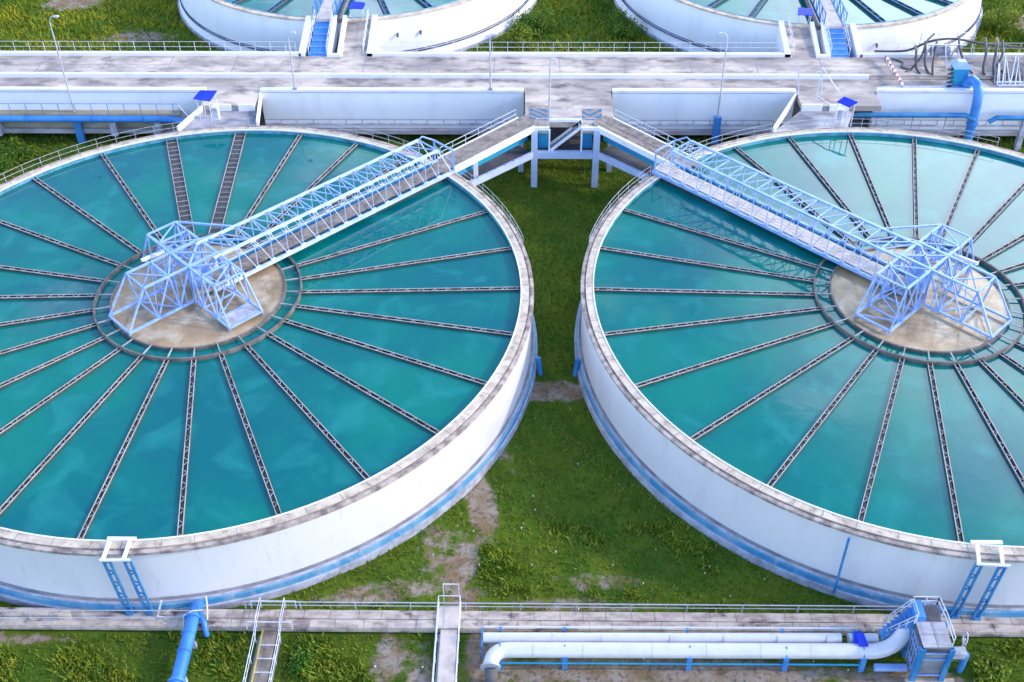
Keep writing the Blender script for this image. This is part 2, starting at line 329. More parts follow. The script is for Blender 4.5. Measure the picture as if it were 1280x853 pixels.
def grass():
    n = 190000
    x = rng.uniform(-30, 26, n); y = rng.uniform(-27, 25, n)
    ok = (np.hypot(x + D2, y) > 20.3) & (np.hypot(x - D2, y) > 20.3) & ~((y < -19.7) & (y > -21.2)) & ~((abs(x + 5.45) < .62) & (y < -19)) & ~((abs(x + 14.05) < .72) & (y < -19))
    d = dirt(x, y) + 0.45 * (np.sin(x * 2.1 + np.sin(y * 1.7)) * np.sin(y * 2.3 + x * .4)) * .5
    ok &= rng.uniform(0, 1, n) > np.clip((d - .12) * 1.5, 0, .97)
    P = np.stack([x, y, gz(x, y)], 1)[ok]
    blades('grass', P, 0.05, 0.19, 0.042, 'grass', 'short rough green grass on the ground between and before the tanks', 'grass')
    n = 70000
    x = rng.uniform(-60, 60, n); y = rng.uniform(30.6, 60, n)
    ok = (np.hypot(x - FL[0], y - FL[1]) > 17) & (np.hypot(x - FR[0], y - FR[1]) > 17) & (rng.uniform(0, 1, n) > np.clip((dirt(x, y) - .2) * 2, 0, .95))
    P = np.stack([x, y, gz(x, y)], 1)[ok]
    blades('grass', P, 0.12, 0.45, 0.08, 'grassfar_sunlit', 'taller grass tinted a sunlit yellow green on the ground behind the elevated road', 'grass')
    n = 9000
    x = rng.uniform(-62, -22, n); y = rng.uniform(14, 25.8, n); ok = np.hypot(x + D2, y) > 20.4
    x2 = rng.uniform(24, 62, n); y2 = rng.uniform(14, 25.8, n); ok2 = np.hypot(x2 - D2, y2) > 20.4
    P = np.concatenate([np.stack([x, y, gz(x, y)], 1)[ok], np.stack([x2, y2, gz(x2, y2)], 1)[ok2]])
    blades('grass', P, 0.1, 0.3, 0.06, 'grass', 'grass in the shaded strips under the pipe racks', 'grass')
grass(); weeds()

# ---------------------------------------------------------------- clarifier tanks
def launder_mesh(cx, cy, ang, r0, r1, w, tie, zt=4.36, far=False):
    mb = MB(); c, s = math.cos(R(ang)), math.sin(R(ang)); px, py = -s, c
    def P(r, t, z): return (cx + r * c + t * px, cy + r * s + t * py, z)
    for sg in (-1, 1):
        t0, t1 = sg * w / 2 - 0.02, sg * w / 2 + 0.02
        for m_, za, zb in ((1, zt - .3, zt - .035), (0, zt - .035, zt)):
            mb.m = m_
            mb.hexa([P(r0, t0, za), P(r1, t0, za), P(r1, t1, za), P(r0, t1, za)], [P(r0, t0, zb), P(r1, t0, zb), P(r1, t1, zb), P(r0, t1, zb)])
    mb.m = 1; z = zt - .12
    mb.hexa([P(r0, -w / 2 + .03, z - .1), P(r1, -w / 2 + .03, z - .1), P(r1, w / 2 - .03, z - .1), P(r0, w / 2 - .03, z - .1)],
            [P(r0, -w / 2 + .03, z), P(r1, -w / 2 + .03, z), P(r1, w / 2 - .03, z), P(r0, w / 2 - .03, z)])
    mb.m = 0; r = r0 + .2; k = 0
    while r < r1 - .1:
        j = random.uniform(-.06, .06)
        mb.bar(P(r + j, -w / 2 + .03, zt - .05), P(r + j + (0.0 if w > .5 else .18 * (-1) ** k), w / 2 - .03, zt - .03), 0.026, 0.03)
        r += tie; k += 1
    return mb

def clarifier(c, label, launders, rails, gaps=()):
    cx, cy = c
    t = thing('clarifier_tank', (cx, cy, 0), label, 'water tank')
    MB().ring(cx, cy, [(19.86, 0.9), (19.86, 4.36)]).build('wall', 'wall', t)
    mb = MB(); mb.ring(cx, cy, [(19.86, 1.02), (19.93, 1.01), (19.93, .95), (20.0, 0.94), (20.0, .90)]); mb.build('groove', 'groove', t)
    mb = MB(); mb.ring(cx, cy, [(20.0, .92), (20.06, .91), (20.06, .78)]); mb.m = 1; mb.ring(cx, cy, [(20.06, .78), (20.16, 0.76), (20.16, .42)]); mb.build('base_band', ['plinth', 'band'], t)
    mb = MB(); mb.ring(cx, cy, [(20.16, .43), (20.25, .41), (20.27, -.2)]); mb.build('plinth', 'plinth', t)
    mb = MB(); mb.ring(cx, cy, [(19.27, RIM), (19.70, RIM)], n=180); mb.ring(cx, cy, [(19.70, RIM), (19.70, RIM - .1)], n=180)
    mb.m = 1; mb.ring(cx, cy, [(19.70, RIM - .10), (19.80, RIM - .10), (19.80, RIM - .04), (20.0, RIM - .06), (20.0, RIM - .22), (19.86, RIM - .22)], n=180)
    mb.m = 2
    for k in range(72):
        a = R(k * 5 + 2.5 + random.uniform(-.6, .6)); ca, sa = math.cos(a), math.sin(a)
        mb.bar((cx + 19.29 * ca, cy + 19.29 * sa, RIM + .001), (cx + 19.7 * ca, cy + 19.7 * sa, RIM + .001), 0.035, 0.008)
    rw = mb.build('rim_walkway', ['coping', 'coping_low', 'groove'], t)
    mb = MB(); mb.ring(cx, cy, [(19.21, RIM - .05), (19.21, RIM + .035), (19.28, RIM + .035), (19.28, RIM)], n=180); mb.build('rim_lip', 'white', rw)
    mb = MB(); mb.ring(cx, cy, [(19.24, 2.5), (19.24, RIM - .05)]); mb.build('inner_wall', 'innerblue', t)
    mb = MB()
    for a0, a1 in rails:
        n = max(2, int((a1 - a0) / 2))
        pts = [(cx + 19.92 * math.cos(R(a0 + (a1 - a0) * i / n)), cy + 19.92 * math.sin(R(a0 + (a1 - a0) * i / n)), RIM - .06) for i in range(n + 1)]
        rail(mb, pts, 0.72, 2, 0.015, 1.35)
    if rails: mb.build('handrail', 'galv', t)
    # centre well and ring launder
    mb = MB(); mb.ring(cx, cy, [(5.17, 3.2), (5.17, 4.40), (5.06, 4.40), (5.06, 3.2)], n=96); mb.build('well_wall', 'ringrail', t)
    MB().ring(cx, cy, [(5.07, 4.30), (0.01, 4.30)], n=96).build('settling_water', 'sludge', t)
    mb = MB(); mb.ring(cx, cy, [(6.10, 3.8), (6.10, 4.46), (6.0, 4.46), (6.0, 3.8)], n=96); mb.build('ring_launder', 'ringrail', t)
    for ang, w in launders:
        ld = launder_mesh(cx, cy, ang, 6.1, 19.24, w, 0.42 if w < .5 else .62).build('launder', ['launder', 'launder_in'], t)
        mb = MB(); ca, sa = math.cos(R(ang)), math.sin(R(ang))
        mb.bar((cx + 5.1 * ca, cy + 5.1 * sa, 4.38), (cx + 6.05 * ca, cy + 6.05 * sa, 4.38), 0.06); mb.build('tie_bar', 'launder', ld)
    wt = MB(); wt.ring(cx, cy, [(19.26, WZ), (5.1, WZ)], n=144); w = wt.build('water', 'water', None, (cx, cy, WZ)); struct(w)
    return t
NAR, WID = 0.235, 0.74
la = [55, 43.4, 28.0, 14.6, 2, -11, -24.4, -38, -52, -66.1, -80.2, -94.3, -108.6, -123.2, -137.4, -151, -164.6, -178, 168.5, 152.6, 137.7, 122.9, 80.5, 67.3]
clarifier(CL, 'large round clarifier tank of teal water, filling the left of the picture', [(a, NAR) for a in la] + [(93.6, WID), (108.3, WID)], [(14, 42), (92, 178), (53, 76)])
lb = [151.2, 165.2, 178.1, -169.1, -155.1, -140.6, -126.3, -112.5, -98.6, -85, -71, -57.5, -43.5, -29.5, -16, -2, 11.5, 24.5, 37.5, 50.3, 63.2, 76.3, 89.8, 103.2, 116, 136.6]
clarifier(CR, 'large round clarifier tank of teal water, filling the right of the picture', [(a, NAR) for a in lb], [(60, 131), (138, 166)])

# ---------------------------------------------------------------- truss bridges and hub frames
ZB, ZT = 4.66, 6.86
def truss_side(mb, Wf, u0, u1, v, n, flip, zb=ZB, zt=ZT, wv=.07, wd=.065):
    for i in range(n + 1):
        u = u0 + (u1 - u0) * i / n; mb.bar(Wf(u, v, zb), Wf(u, v, zt), wv)
        mb.bar(Wf(u - .16, v, zb + .16), Wf(u + .16, v, zb + .16), .035, .16); mb.bar(Wf(u - .16, v, zt - .13), Wf(u + .16, v, zt - .13), .035, .14)
        if i < n:
            q = u0 + (u1 - u0) * (i + 1) / n
            mb.bar(Wf(u, v, zt if flip else zb), Wf(q, v, zb if flip else zt), wd)
def bridge(c, sg, label, hublabel):
    cx, cy = c; k = 1 / math.sqrt(2)
    def Wf(u, v, z): return (cx + sg * (u + v) * k, cy + (u - v) * k, z)
    t = thing('truss_bridge', Wf(10, -.15, ZB), label, 'bridge')
    vn, vf, u0, u1 = 0.82, -1.10, 1.5, 18.4; n = 15
    big, pale = ('steelblue', 'steelpale') if sg < 0 else ('steelpale', 'steelpale')
    for v in (vn, vf):
        MB().bar(Wf(1.0, v, ZT), Wf(u1, v, ZT), 0.17, 0.13).build('top_chord', big, t)
        MB().bar(Wf(.6, v, ZB), Wf(19.9, v, ZB), 0.16, 0.2).build('bottom_chord', big, t)
        mb = MB(); truss_side(mb, Wf, u0, u1, v, n, True, wv=.05, wd=.045); mb.bar(Wf(u1, v, ZT), Wf(19.6, v, ZB), .08)
        mb.build('side_bracing', pale, t)
    mb = MB()
    for i in range(n + 1):
        u = u0 + (u1 - u0) * i / n; mb.bar(Wf(u, vn, ZT), Wf(u, vf, ZT), .08)
        if i < n: q = u0 + (u1 - u0) * (i + 1) / n; mb.bar(Wf(u, vf, ZT), Wf(q, vn, ZT), .06)
    mb.build('top_bracing', 'steelblue', t)
    mb = MB()
    for i in range(n + 1):
        u = u0 + (u1 - u0) * i / n; mb.bar(Wf(u, vn, ZB - .02), Wf(u, vf, ZB - .02), .09)
    mb.bar(Wf(1, -.95, ZB - .0), Wf(19.3, -.95, ZB - .0), .1, .14)
    mb.build('floor_beams', 'midblue', t)
    mb = MB(); b0, b1 = (-0.62, 0.42) if sg > 0 else (-.55, .62)
    nb = 4
    for j in range(nb):
        va = b0 + (b1 - b0) * j / nb + .012; vb = b0 + (b1 - b0) * (j + 1) / nb - .012
        mb.hexa([Wf(.8, vb, 4.72), Wf(20.0, vb, 4.72), Wf(20.0, va, 4.72), Wf(.8, va, 4.72)][::sg], [Wf(.8, vb, 4.79), Wf(20.0, vb, 4.79), Wf(20.0, va, 4.79), Wf(.8, va, 4.79)][::sg])
    mb.build('deck', 'deckpale' if sg < 0 else 'boards', t)
    for v in (b0 - .06,):
        mb = MB(); rail(mb, [Wf(2.6, v, 4.78), Wf(19.2, v, 4.78)], .95, 2, .016, 2.26); mb.build('handrail', 'steelpale', t)
    MB().tube([Wf(.8, .66, 4.62), Wf(19.6, .66, 4.62)], .10, 8).build('service_pipe', 'blue', t)
    mb = MB()                                    # portal at the rim end
    mb.bar(Wf(19.75, vn, ZB), Wf(19.75, vn, 6.3), .12); mb.bar(Wf(19.75, vf, ZB), Wf(19.75, vf, 6.3), .12); mb.bar(Wf(19.75, vn, 6.3), Wf(19.75, vf, 6.3), .1)
    mb.bar(Wf(19.75, vf, 6.3), Wf(19.0, vf - .35, 6.75), .08); mb.bar(Wf(19.75, vn, 5.3), Wf(19.75, vf, 5.9), .05); mb.bar(Wf(u1, vf, ZT), Wf(19.0, vf - .35, 6.75), .06)
    mb.build('portal_frame', 'steelblue', t)
    # ---- hub frame: four lattice arms on a drive column
    uc, vc = 0.45, -0.45; hw = .97
    h = thing('hub_frame', Wf(uc, vc, 4.3), hublabel, 'machine frame')
    dirs = [((-1, 0), 'a'), ((0, 1), 'b'), ((0, -1), 'c')]
    def arm(du, dv):
        def A(l, s, z): return Wf(uc + du * l + dv * s, vc + dv * l - du * s, z)
        mb = MB(); zb = 4.55; lt, lb_ = (3.9, 5.45) if du else (3.6, 4.75); wb = 1.12
        for s in (-1, 1):
            mb.bar(A(hw + .06, s * hw, ZT), A(lt, s * hw, ZT), .14, .10)
            mb.bar(A(wb + .1, s * wb, zb), A(lb_, s * wb, zb), .13, .13)
            mb.bar(A(lt, s * hw, ZT), A(lb_, s * wb, zb), .09); mb.bar(A(lt, s * hw, ZT), A(3.55, s * wb, zb), .08)
            mb.bar(A(3.55, s * wb, zb), A(2.3, s * hw, ZT), .07); mb.bar(A(2.3, s * hw, ZT), A(2.1, s * wb, zb), .08)
            mb.bar(A(2.1, s * wb, zb), A(hw, s * hw, ZT), .08); mb.bar(A(hw + .1, s * hw, ZT), A(hw + .1, s * wb, zb), .10)
        for l in (2.3, lt): mb.bar(A(l, -hw, ZT), A(l, hw, ZT), .10)
        for l in (2.1, 3.55, lb_): mb.bar(A(l, -wb, zb), A(l, wb, zb), .12 if l == lb_ else .09)
        mb.bar(A(hw, -hw, ZT), A(2.3, hw, ZT), .07); mb.bar(A(2.3, hw, ZT), A(lt, -hw, ZT), .07)
        mb.bar(A(3.55, -wb, zb), A(lb_, wb, zb), .07); mb.bar(A(2.1, wb, zb), A(3.55, -wb, zb), .07)
        mb.bar(A(2.3, -hw, ZT), A(3.55, wb, zb), .05); mb.bar(A(2.3, hw, ZT), A(3.55, -wb, zb), .05); mb.bar(A(hw, hw, ZT), A(2.1, -wb, zb), .06); mb.bar(A(hw, -hw, ZT), A(2.1, wb, zb), .06)
        for s in (-1, 1): mb.bar(A(1.6, s * hw, ZT), A(1.6, s * wb, zb), .05)
        for s in (-1, 1): mb.bar(A(lb_, s * wb, zb), A(lb_ - .02, s * wb, 4.28), .10)
        return mb
    for (du, dv), _ in dirs: arm(du, dv).build('lattice_arm', 'steelblue', h)
    mb = MB()
    for s in (-1, 1):
        mb.bar(Wf(uc + hw, vc + s * hw, ZT), Wf(2.6, vn if s > 0 else vf, ZT), .12); mb.bar(Wf(uc - hw, vc + s * hw, ZT), Wf(uc + hw, vc - s * hw, ZT), .1)
        mb.bar(Wf(uc + hw, vc + s * hw, 4.5), Wf(uc + hw, vc + s * hw, ZT), .13)
    for p, q in (((-1, -1), (1, -1)), ((-1, 1), (1, 1))): mb.bar(Wf(uc + p[0] * (hw + .06), vc + p[1] * hw, ZT + .004), Wf(uc + q[0] * (hw + .06), vc + q[1] * hw, ZT + .004), .16, .12)
    for p in (-1, 1): mb.bar(Wf(uc + p * hw, vc - hw + .08, ZT - .004), Wf(uc + p * hw, vc + hw - .08, ZT - .004), .16, .11)
    for a, b in ((-1, -1), (-1, 1), (1, 1), (1, -1)): mb.bar(Wf(uc + a * hw, vc + b * hw, ZT), Wf(uc, vc, 5.1), .10)
    mb.bar(Wf(uc + hw, vc - 3.6, ZT), Wf(3.7, vf, ZT), .11); mb.bar(Wf(uc + hw, vc - hw, ZT), Wf(3.7, vn, ZT), .10); mb.bar(Wf(uc - hw, vc - 3.6, ZT), Wf(uc, vc, 6.0), .09)
    mb.bar(Wf(uc + hw, vc - 3.6, ZT), Wf(uc + .3, vc - .8, 4.6), .12); mb.bar(Wf(uc + hw, vc - 2.3, ZT), Wf(uc + .8, vc - 1.0, 4.6), .09); mb.bar(Wf(uc - .9, vc - 2.3, 4.6), Wf(uc + hw, vc - 2.3, ZT), .07)
    mb.bar(Wf(uc + hw, vc + hw, ZT), Wf(uc + .2, vc + .2, 4.6), .10); mb.bar(Wf(uc - hw, vc + hw, ZT), Wf(uc - .3, vc + .2, 4.6), .14); mb.bar(Wf(uc - hw, vc - hw, ZT), Wf(uc - .3, vc - .2, 4.6), .12)
    mb.build('crown_bracing', 'steelblue', h)
    mb = MB(); mb.tube([Wf(uc, vc, 3.9), Wf(uc, vc, 5.3)], .62, 20); mb.tube([Wf(uc, vc, 5.3), Wf(uc, vc, 6.75)], .26, 14); mb.tube([Wf(uc, vc, 5.3), Wf(uc, vc, 5.42)], .8, 20)
    dc = mb.build('drive_column', 'steelblue', h)
    mb = MB(); p = Wf(uc + .2, vc - .6, 0); mb.tube([(p[0], p[1], 5.42), (p[0], p[1], 6.1)], .24, 12); mb.box(p[0] - .3, p[0] + .3, p[1] - .22, p[1] + .22, 5.0, 5.45)
    mb.build('drive_motor', 'white', dc)
    MB().tube([Wf(uc + .5, vc + .5, 5.75), Wf(uc + 1.2, vc + .5, 5.75)], .2, 12).build('drive_motor', 'white', dc)
    mb = MB(); mb.bar(Wf(uc - .95, vc + .95, 4.85), Wf(uc + 1.1, vc + 1.15, 4.85), .34, .3); mb.build('scum_trough', 'boards', h)
    mb = MB()
    for l in range(12): mb.bar(Wf(uc - .5 + l * .16, vc + .9 + .12 * math.sin(l * 2.4), 4.35), Wf(uc - .4 + l * .16, vc + 1.0 + .12 * math.sin(l * 2.4), 4.4), .06)
    mb.build('drag_chain', 'grey', h)
    mb = MB(); mb.bar(Wf(uc - .5, vc - 2.2, 6.2), Wf(uc - 2.3, vc - 2.2, 6.35), .16); mb.build('discharge_arm', 'white', h)
    if sg > 0:
        pass
    mb = MB(); mb.m = 0
    def q(l, s, z): return Wf(uc + s, vc + l, z)
    mb.hexa([q(3.6, -1.0, 4.57), q(4.7, -1.0, 4.57), q(4.7, 1.0, 4.57), q(3.6, 1.0, 4.57)][::-sg], [q(3.6, -1.0, 4.6), q(4.7, -1.0, 4.6), q(4.7, 1.0, 4.6), q(3.6, 1.0, 4.6)][::-sg])
    if sg > 0: mb.build('floor_plate', 'plinth', h)
bridge(CL, 1, 'pale blue lattice truss footbridge with grey boards over the left tank', 'cross shaped blue lattice frame standing on the brown centre of the left tank')
bridge(CR, -1, 'pale blue lattice truss footbridge with pinkish deck over the right tank', 'cross shaped blue lattice frame standing on the brown centre of the right tank')

# ---------------------------------------------------------------- elevated road
def road():
    mb = MB(); mb.box(-75, 75, 26.95, 30.0, 4.55, 5.05); mb.m = 1
    for k in range(-14, 15): mb.bar((k * 5.1 + .7, 27.0, 5.052), (k * 5.1 + .7 + random.uniform(-.03, .03), 29.95, 5.052), .05, .008)
    mb.bar((-75, 28.5, 5.051), (75, 28.46, 5.051), .035, .006)
    struct(mb.build('road', ['road', 'groove']))
    mb = MB(); mb.box(-75, 75, 24.75, 26.72, 4.4, 4.82); mb.box(-2.0, 4.5, 19.95, 24.75, 4.4, 4.82); mb.box(24.5, 75, 26.72, 26.95, 4.55, 4.9)
    mb.box(-26.1, -22.1, 22.3, 24.75, 4.4, 4.82); mb.box(18.5, 24.4, 22.5, 24.75, 4.4, 4.82)
    mb.box(-2.0, -0.22, 19.1, 19.95, 4.4, 4.82); mb.box(2.1, 4.5, 19.1, 19.95, 4.4, 4.82)
    struct(mb.build('road', 'road'))
    mb = MB(); mb.box(-75, 24.4, 26.72, 26.95, 4.5, 5.17); struct(mb.build('kerb', 'kerb'))
    mb = MB()
    for x0, x1 in ((-75, -19.8), (-14.6, 18.95), (24.4, 75)): mb.box(x0, x1, 30.0, 30.38, 4.2, 5.3)
    struct(mb.build('kerb', 'kerb'))
    # underside: recessed lower wall with ledge
    mb = MB(); mb.box(-75, 75, 27.1, 27.4, 0, 4.5); struct(mb.build('retaining_wall', 'ledge'))
    mb = MB(); mb.box(-75, 75, 24.12, 27.1, 1.42, 1.78); struct(mb.build('ledge', 'ledge'))
road()
def parapet(x0, x1, label, top=5.06):
    t = thing('channel_wall', ((x0 + x1) / 2, 24.5, 2.2), label, 'wall')
    MB().box(x0, x1, 24.40, 24.75, 2.25, top - .2).build('wall', 'wallbright', t)
    mb = MB(); mb.box(x0, x1, 24.34, 24.78, top - .2, top); mb.build('coping', 'kerb', t)
    mb = MB(); mb.box(x0, x1, 24.392, 24.41, top - .27, top - .2); mb.build('drip_edge', 'grey', t)
    MB().box(x0, x1, 24.75, 27.09, 2.25, 2.55).build('soffit', 'plinth', t)
    return t
parapet(-75, -26.2, 'long white channel wall behind the blue pipe at far left')
parapet(-22.05, -2.1, 'white channel wall between the left canopy platform and the central bridges')
parapet(4.6, 18.4, 'short white channel wall between the central bridges and the right platform')
parapet(24.5, 75, 'white channel wall behind the bright blue elbow pipe', 5.15)
def catwalk(x0, x1, zr, zd, label, rack=False):
    t = thing('catwalk', ((x0 + x1) / 2, 24.0, 1.8), label, 'catwalk')
    mb = MB(); mb.box(x0, x1, 24.43, 24.9, 1.785, 2.245); mb.build('lower_wall', 'beige' if rack else 'wallbright', t)
    if rack: MB().box(x0, x1, 23.75, 24.37, zd - .12, zd).build('deck', 'beige', t)
    else: MB().box(x0, x1, 24.2, 24.39, zd - .08, zd).build('deck', 'plinth', t)
    mb = MB(); yr = 23.8 if rack else 24.24; rail(mb, [(x0, yr, zd), (x1, yr, zd)], zr - zd, 1, .022, 1.25); mb.build('handrail', 'midblue' if rack else 'grey', t)
    return t
catwalk(-75, -28.3, 4.15, 3.3, 'narrow catwalk with blue handrail above the blue pipe at far left', True)
catwalk(-22.0, -3.4, 2.62, 2.26, 'narrow pale catwalk along the channel wall left of the central bridges')
catwalk(5.9, 17.0, 2.62, 2.26, 'narrow pale catwalk along the channel wall right of the central bridges')
catwalk(24.5, 75, 2.7, 2.26, 'pale catwalk behind the right tank under the blue pipe')

def back_railing(x0, x1, label):
    mb = MB(); rail(mb, [(x0, 30.28, 5.3), (x1, 30.28, 5.3)], .85, 2, .018, 1.2); tag(mb.build('railing', 'railpaint'), label, 'railing', 'railings along the back of the elevated road')
back_railing(-75, -20.2, 'pale railing on the back kerb of the road, left of the far left tank stairs')
back_railing(-14.2, 18.6, 'pale railing on the back kerb of the road, between the two far tank stairs')
back_railing(24.9, 75, 'pale railing on the back kerb of the road, right of the far right tank stairs')

# connection platforms from road to tank rims
def platform(poly, x0, x1, y, label, side):
    t = thing('platform', (sum(p[0] for p in poly) / len(poly), sum(p[1] for p in poly) / len(poly), 4.2), label, 'platform')
    MB().slab(poly, 4.1, 4.47).build('slab', 'slab', t)
    mb = MB(); m = (x0 + x1) / 2
    mb.box(x0, m - .25, y - .16, y, 4.3, 4.98); mb.build('step_wall', 'white', t); MB().box(m + .3, x1, y - .16, y, 4.3, 4.98).build('step_wall', 'white', t)
    mb = MB(); mb.box(m - .25, m + .3, y - .12, y + .02, 4.4, 4.72); mb.build('step', 'grey', t)
    for a, b in side: MB().bar((a[0], a[1], 4.6), (b[0], b[1], 4.6), .16, .5).build('side_kerb', 'white', t)
    return t
platform([(-26.9, 19.05), (-21.45, 19.9), (-22.0, 22.14), (-26.0, 22.14)], -25.1, -22.1, 22.3, 'wet stained concrete platform beside the small left blue canopy', [((-21.5, 19.95), (-22.05, 24.4)), ((-27.1, 19.1), (-26.05, 22.2))])
platform([(15.9, 19.18), (21.4, 19.95), (22.3, 22.34), (18.4, 22.34)], 18.5, 22.0, 22.5, 'dark wet concrete platform beside the small right blue canopy', [((15.9, 19.2), (18.42, 24.4))])

def canopy(corners, posts, label, cabinet):
    t = thing('canopy', (corners[0][0], corners[0][1], 4.47), label, 'canopy')
    z = [6.2, 6.2, 6.45, 6.45]; mx = sum(c[0] for c in corners) / 4; my = sum(c[1] for c in corners) / 4; corners = [(mx + (a - mx) * .9, my + (b - my) * .72) for a, b in corners]; posts = [(mx + (a - mx) * .85, my + (b - my) * .7, min(q, 6.3)) for a, b, q in posts]
    MB().slab(corners, [q - .06 for q in z], z).build('roof', 'canvas', t)
    for x, y, zz in posts: MB().tube([(x, y, 4.45), (x, y, zz)], .035, 6).build('post', 'railpaint', t)
    x, y = cabinet; cb = MB().box(x - .22, x + .22, y - .18, y + .18, 4.47, 5.5).build('cabinet', 'white', t); MB().box(x - .17, x + .17, y - .2, y - .183, 4.6, 5.4).build('door', 'plinth', cb)
    return t
canopy([(-26.2, 20.7), (-24.75, 20.2), (-24.4, 21.75), (-25.8, 21.8)], [(-26.0, 20.8, 6.2), (-24.9, 20.4, 6.2), (-25.7, 21.7, 6.6), (-24.55, 21.65, 6.6)], 'small royal blue canopy on posts, left one, by the blue pipe end', (-24.7, 21.0))
canopy([(20.4, 20.7), (21.2, 19.6), (21.9, 19.95), (21.0, 21.1)], [(20.5, 20.75, 6.2), (21.2, 19.75, 6.2), (21.75, 20.0, 6.6), (20.95, 21.0, 6.6)], 'small royal blue canopy on posts, right one, above the right tank rim', (20.9, 20.9))
# thin white frame beside the right canopy
mb = MB()
for a, b in (((18.6, 24.2, 4.8), (18.2, 24.2, 7.0)), ((20.3, 24.0, 4.8), (19.9, 24.0, 7.2)), ((19.9, 24.0, 7.2), (20.7, 21.2, 6.6)), ((20.0, 24.0, 4.8), (20.7, 22.6, 4.8)), ((19.9, 24.0, 7.2), (19.5, 22.6, 5.0))): mb.bar(a, b, .07)
tag(mb.build('pipe_frame', 'railpaint'), 'thin white pole frame leaning beside the right blue canopy', 'frame')

# ---------------------------------------------------------------- central bridges and frame
def access_bridge(sg, mx, label):
    # near edge from (-1.32,19.04) to (-6.75,13.85); far edge 1.65 m away; mirrored about x = mx for sg = -1
    def X(x): return x if sg > 0 else 2 * mx - x
    a, b = Vector((-1.3, 19.04)), Vector((-6.82, 13.92)); d = (b - a).normalized(); nrm = Vector((-d.y, d.x)); nrm = nrm if nrm.y > 0 else -nrm
    L = (b - a).length
    def P(s, w, z): q = a + d * s + nrm * w; return (X(q.x), q.y, z)
    t = thing('access_bridge', P(L / 2, .8, 4.3), label, 'bridge')
    zs = lambda s: 4.98 - .36 * s / L
    def bx(s0, s1, w0, w1, lo, hi):
        pts = [(s0, w0), (s1, w0), (s1, w1), (s0, w1)]
        if sg > 0: pts = pts[::-1]
        mb_.hexa([P(s, w, zs(s) + lo) for s, w in pts], [P(s, w, zs(s) + hi) for s, w in pts])
    mb_ = MB(); Wd = 1.72
    for j in range(6): bx(-.6, L + .3 + .22 * (j - 2), .14 + j * (Wd - .14) / 6 + .012, .14 + (j + 1) * (Wd - .14) / 6 - .012, -.12, -.03 + .012 * (j % 2))
    mb_.build('deck_boards', 'boards', t)
    mb_ = MB(); bx(0, L, -.06, .14, -.42, .02); mb_.build('edge_beam', 'white', t)
    mb_ = MB(); bx(0, L, Wd, Wd + .12, -.42, .02); mb_.build('edge_beam', 'white', t)
    mb_ = MB(); bx(.1, L, .62, Wd, -1.35, -.13); mb_.build('trough_wall', 'cyan', t)
    mb_ = MB(); z0 = 2.55
    pts = [(0.1, .06), (L, .06), (L, Wd), (.1, Wd)]; pts = pts[::-1] if sg > 0 else pts
    mb_.hexa([P(s, w, z0) for s, w in pts], [P(s, w, z0 + .25) for s, w in pts]); mb_.build('lower_floor', 'dark', t)
    mb_ = MB(); pts = [(0.1, -.14), (L + .25, -.14), (L + .25, .06), (.1, .06)]; pts = pts[::-1] if sg > 0 else pts
    mb_.hexa([P(s, w, z0 - .05) for s, w in pts], [P(s, w, z0 + .45) for s, w in pts])
    mb_.build('lower_kerb', 'steelpale', t)
    mb_ = MB()
    q = L * .72
    mb_.bar(P(q, .25, 2.8), P(q, .25, 4.4), .32); mb_.build('hanger_post', 'white', t)
    mb_ = MB()
    for i in range(9): s = .4 + i * (L - .8) / 8; mb_.bar(P(s, .0, z0 + .45), P(s, .0, z0 + .52), .1)
    mb_.build('bolt_row', 'grey', t)
    mb_ = MB(); rail(mb_, [P(.2, Wd + .05, 4.95), P(L - .2, Wd + .05, 4.62)], .75, 2, .022, 1.2); mb_.build('handrail', 'railpaint', t)
    return t
access_bridge(1, .95, 'board decked access bridge leading to the left tank rim')
access_bridge(-1, .95, 'board decked access bridge leading to the right tank rim')
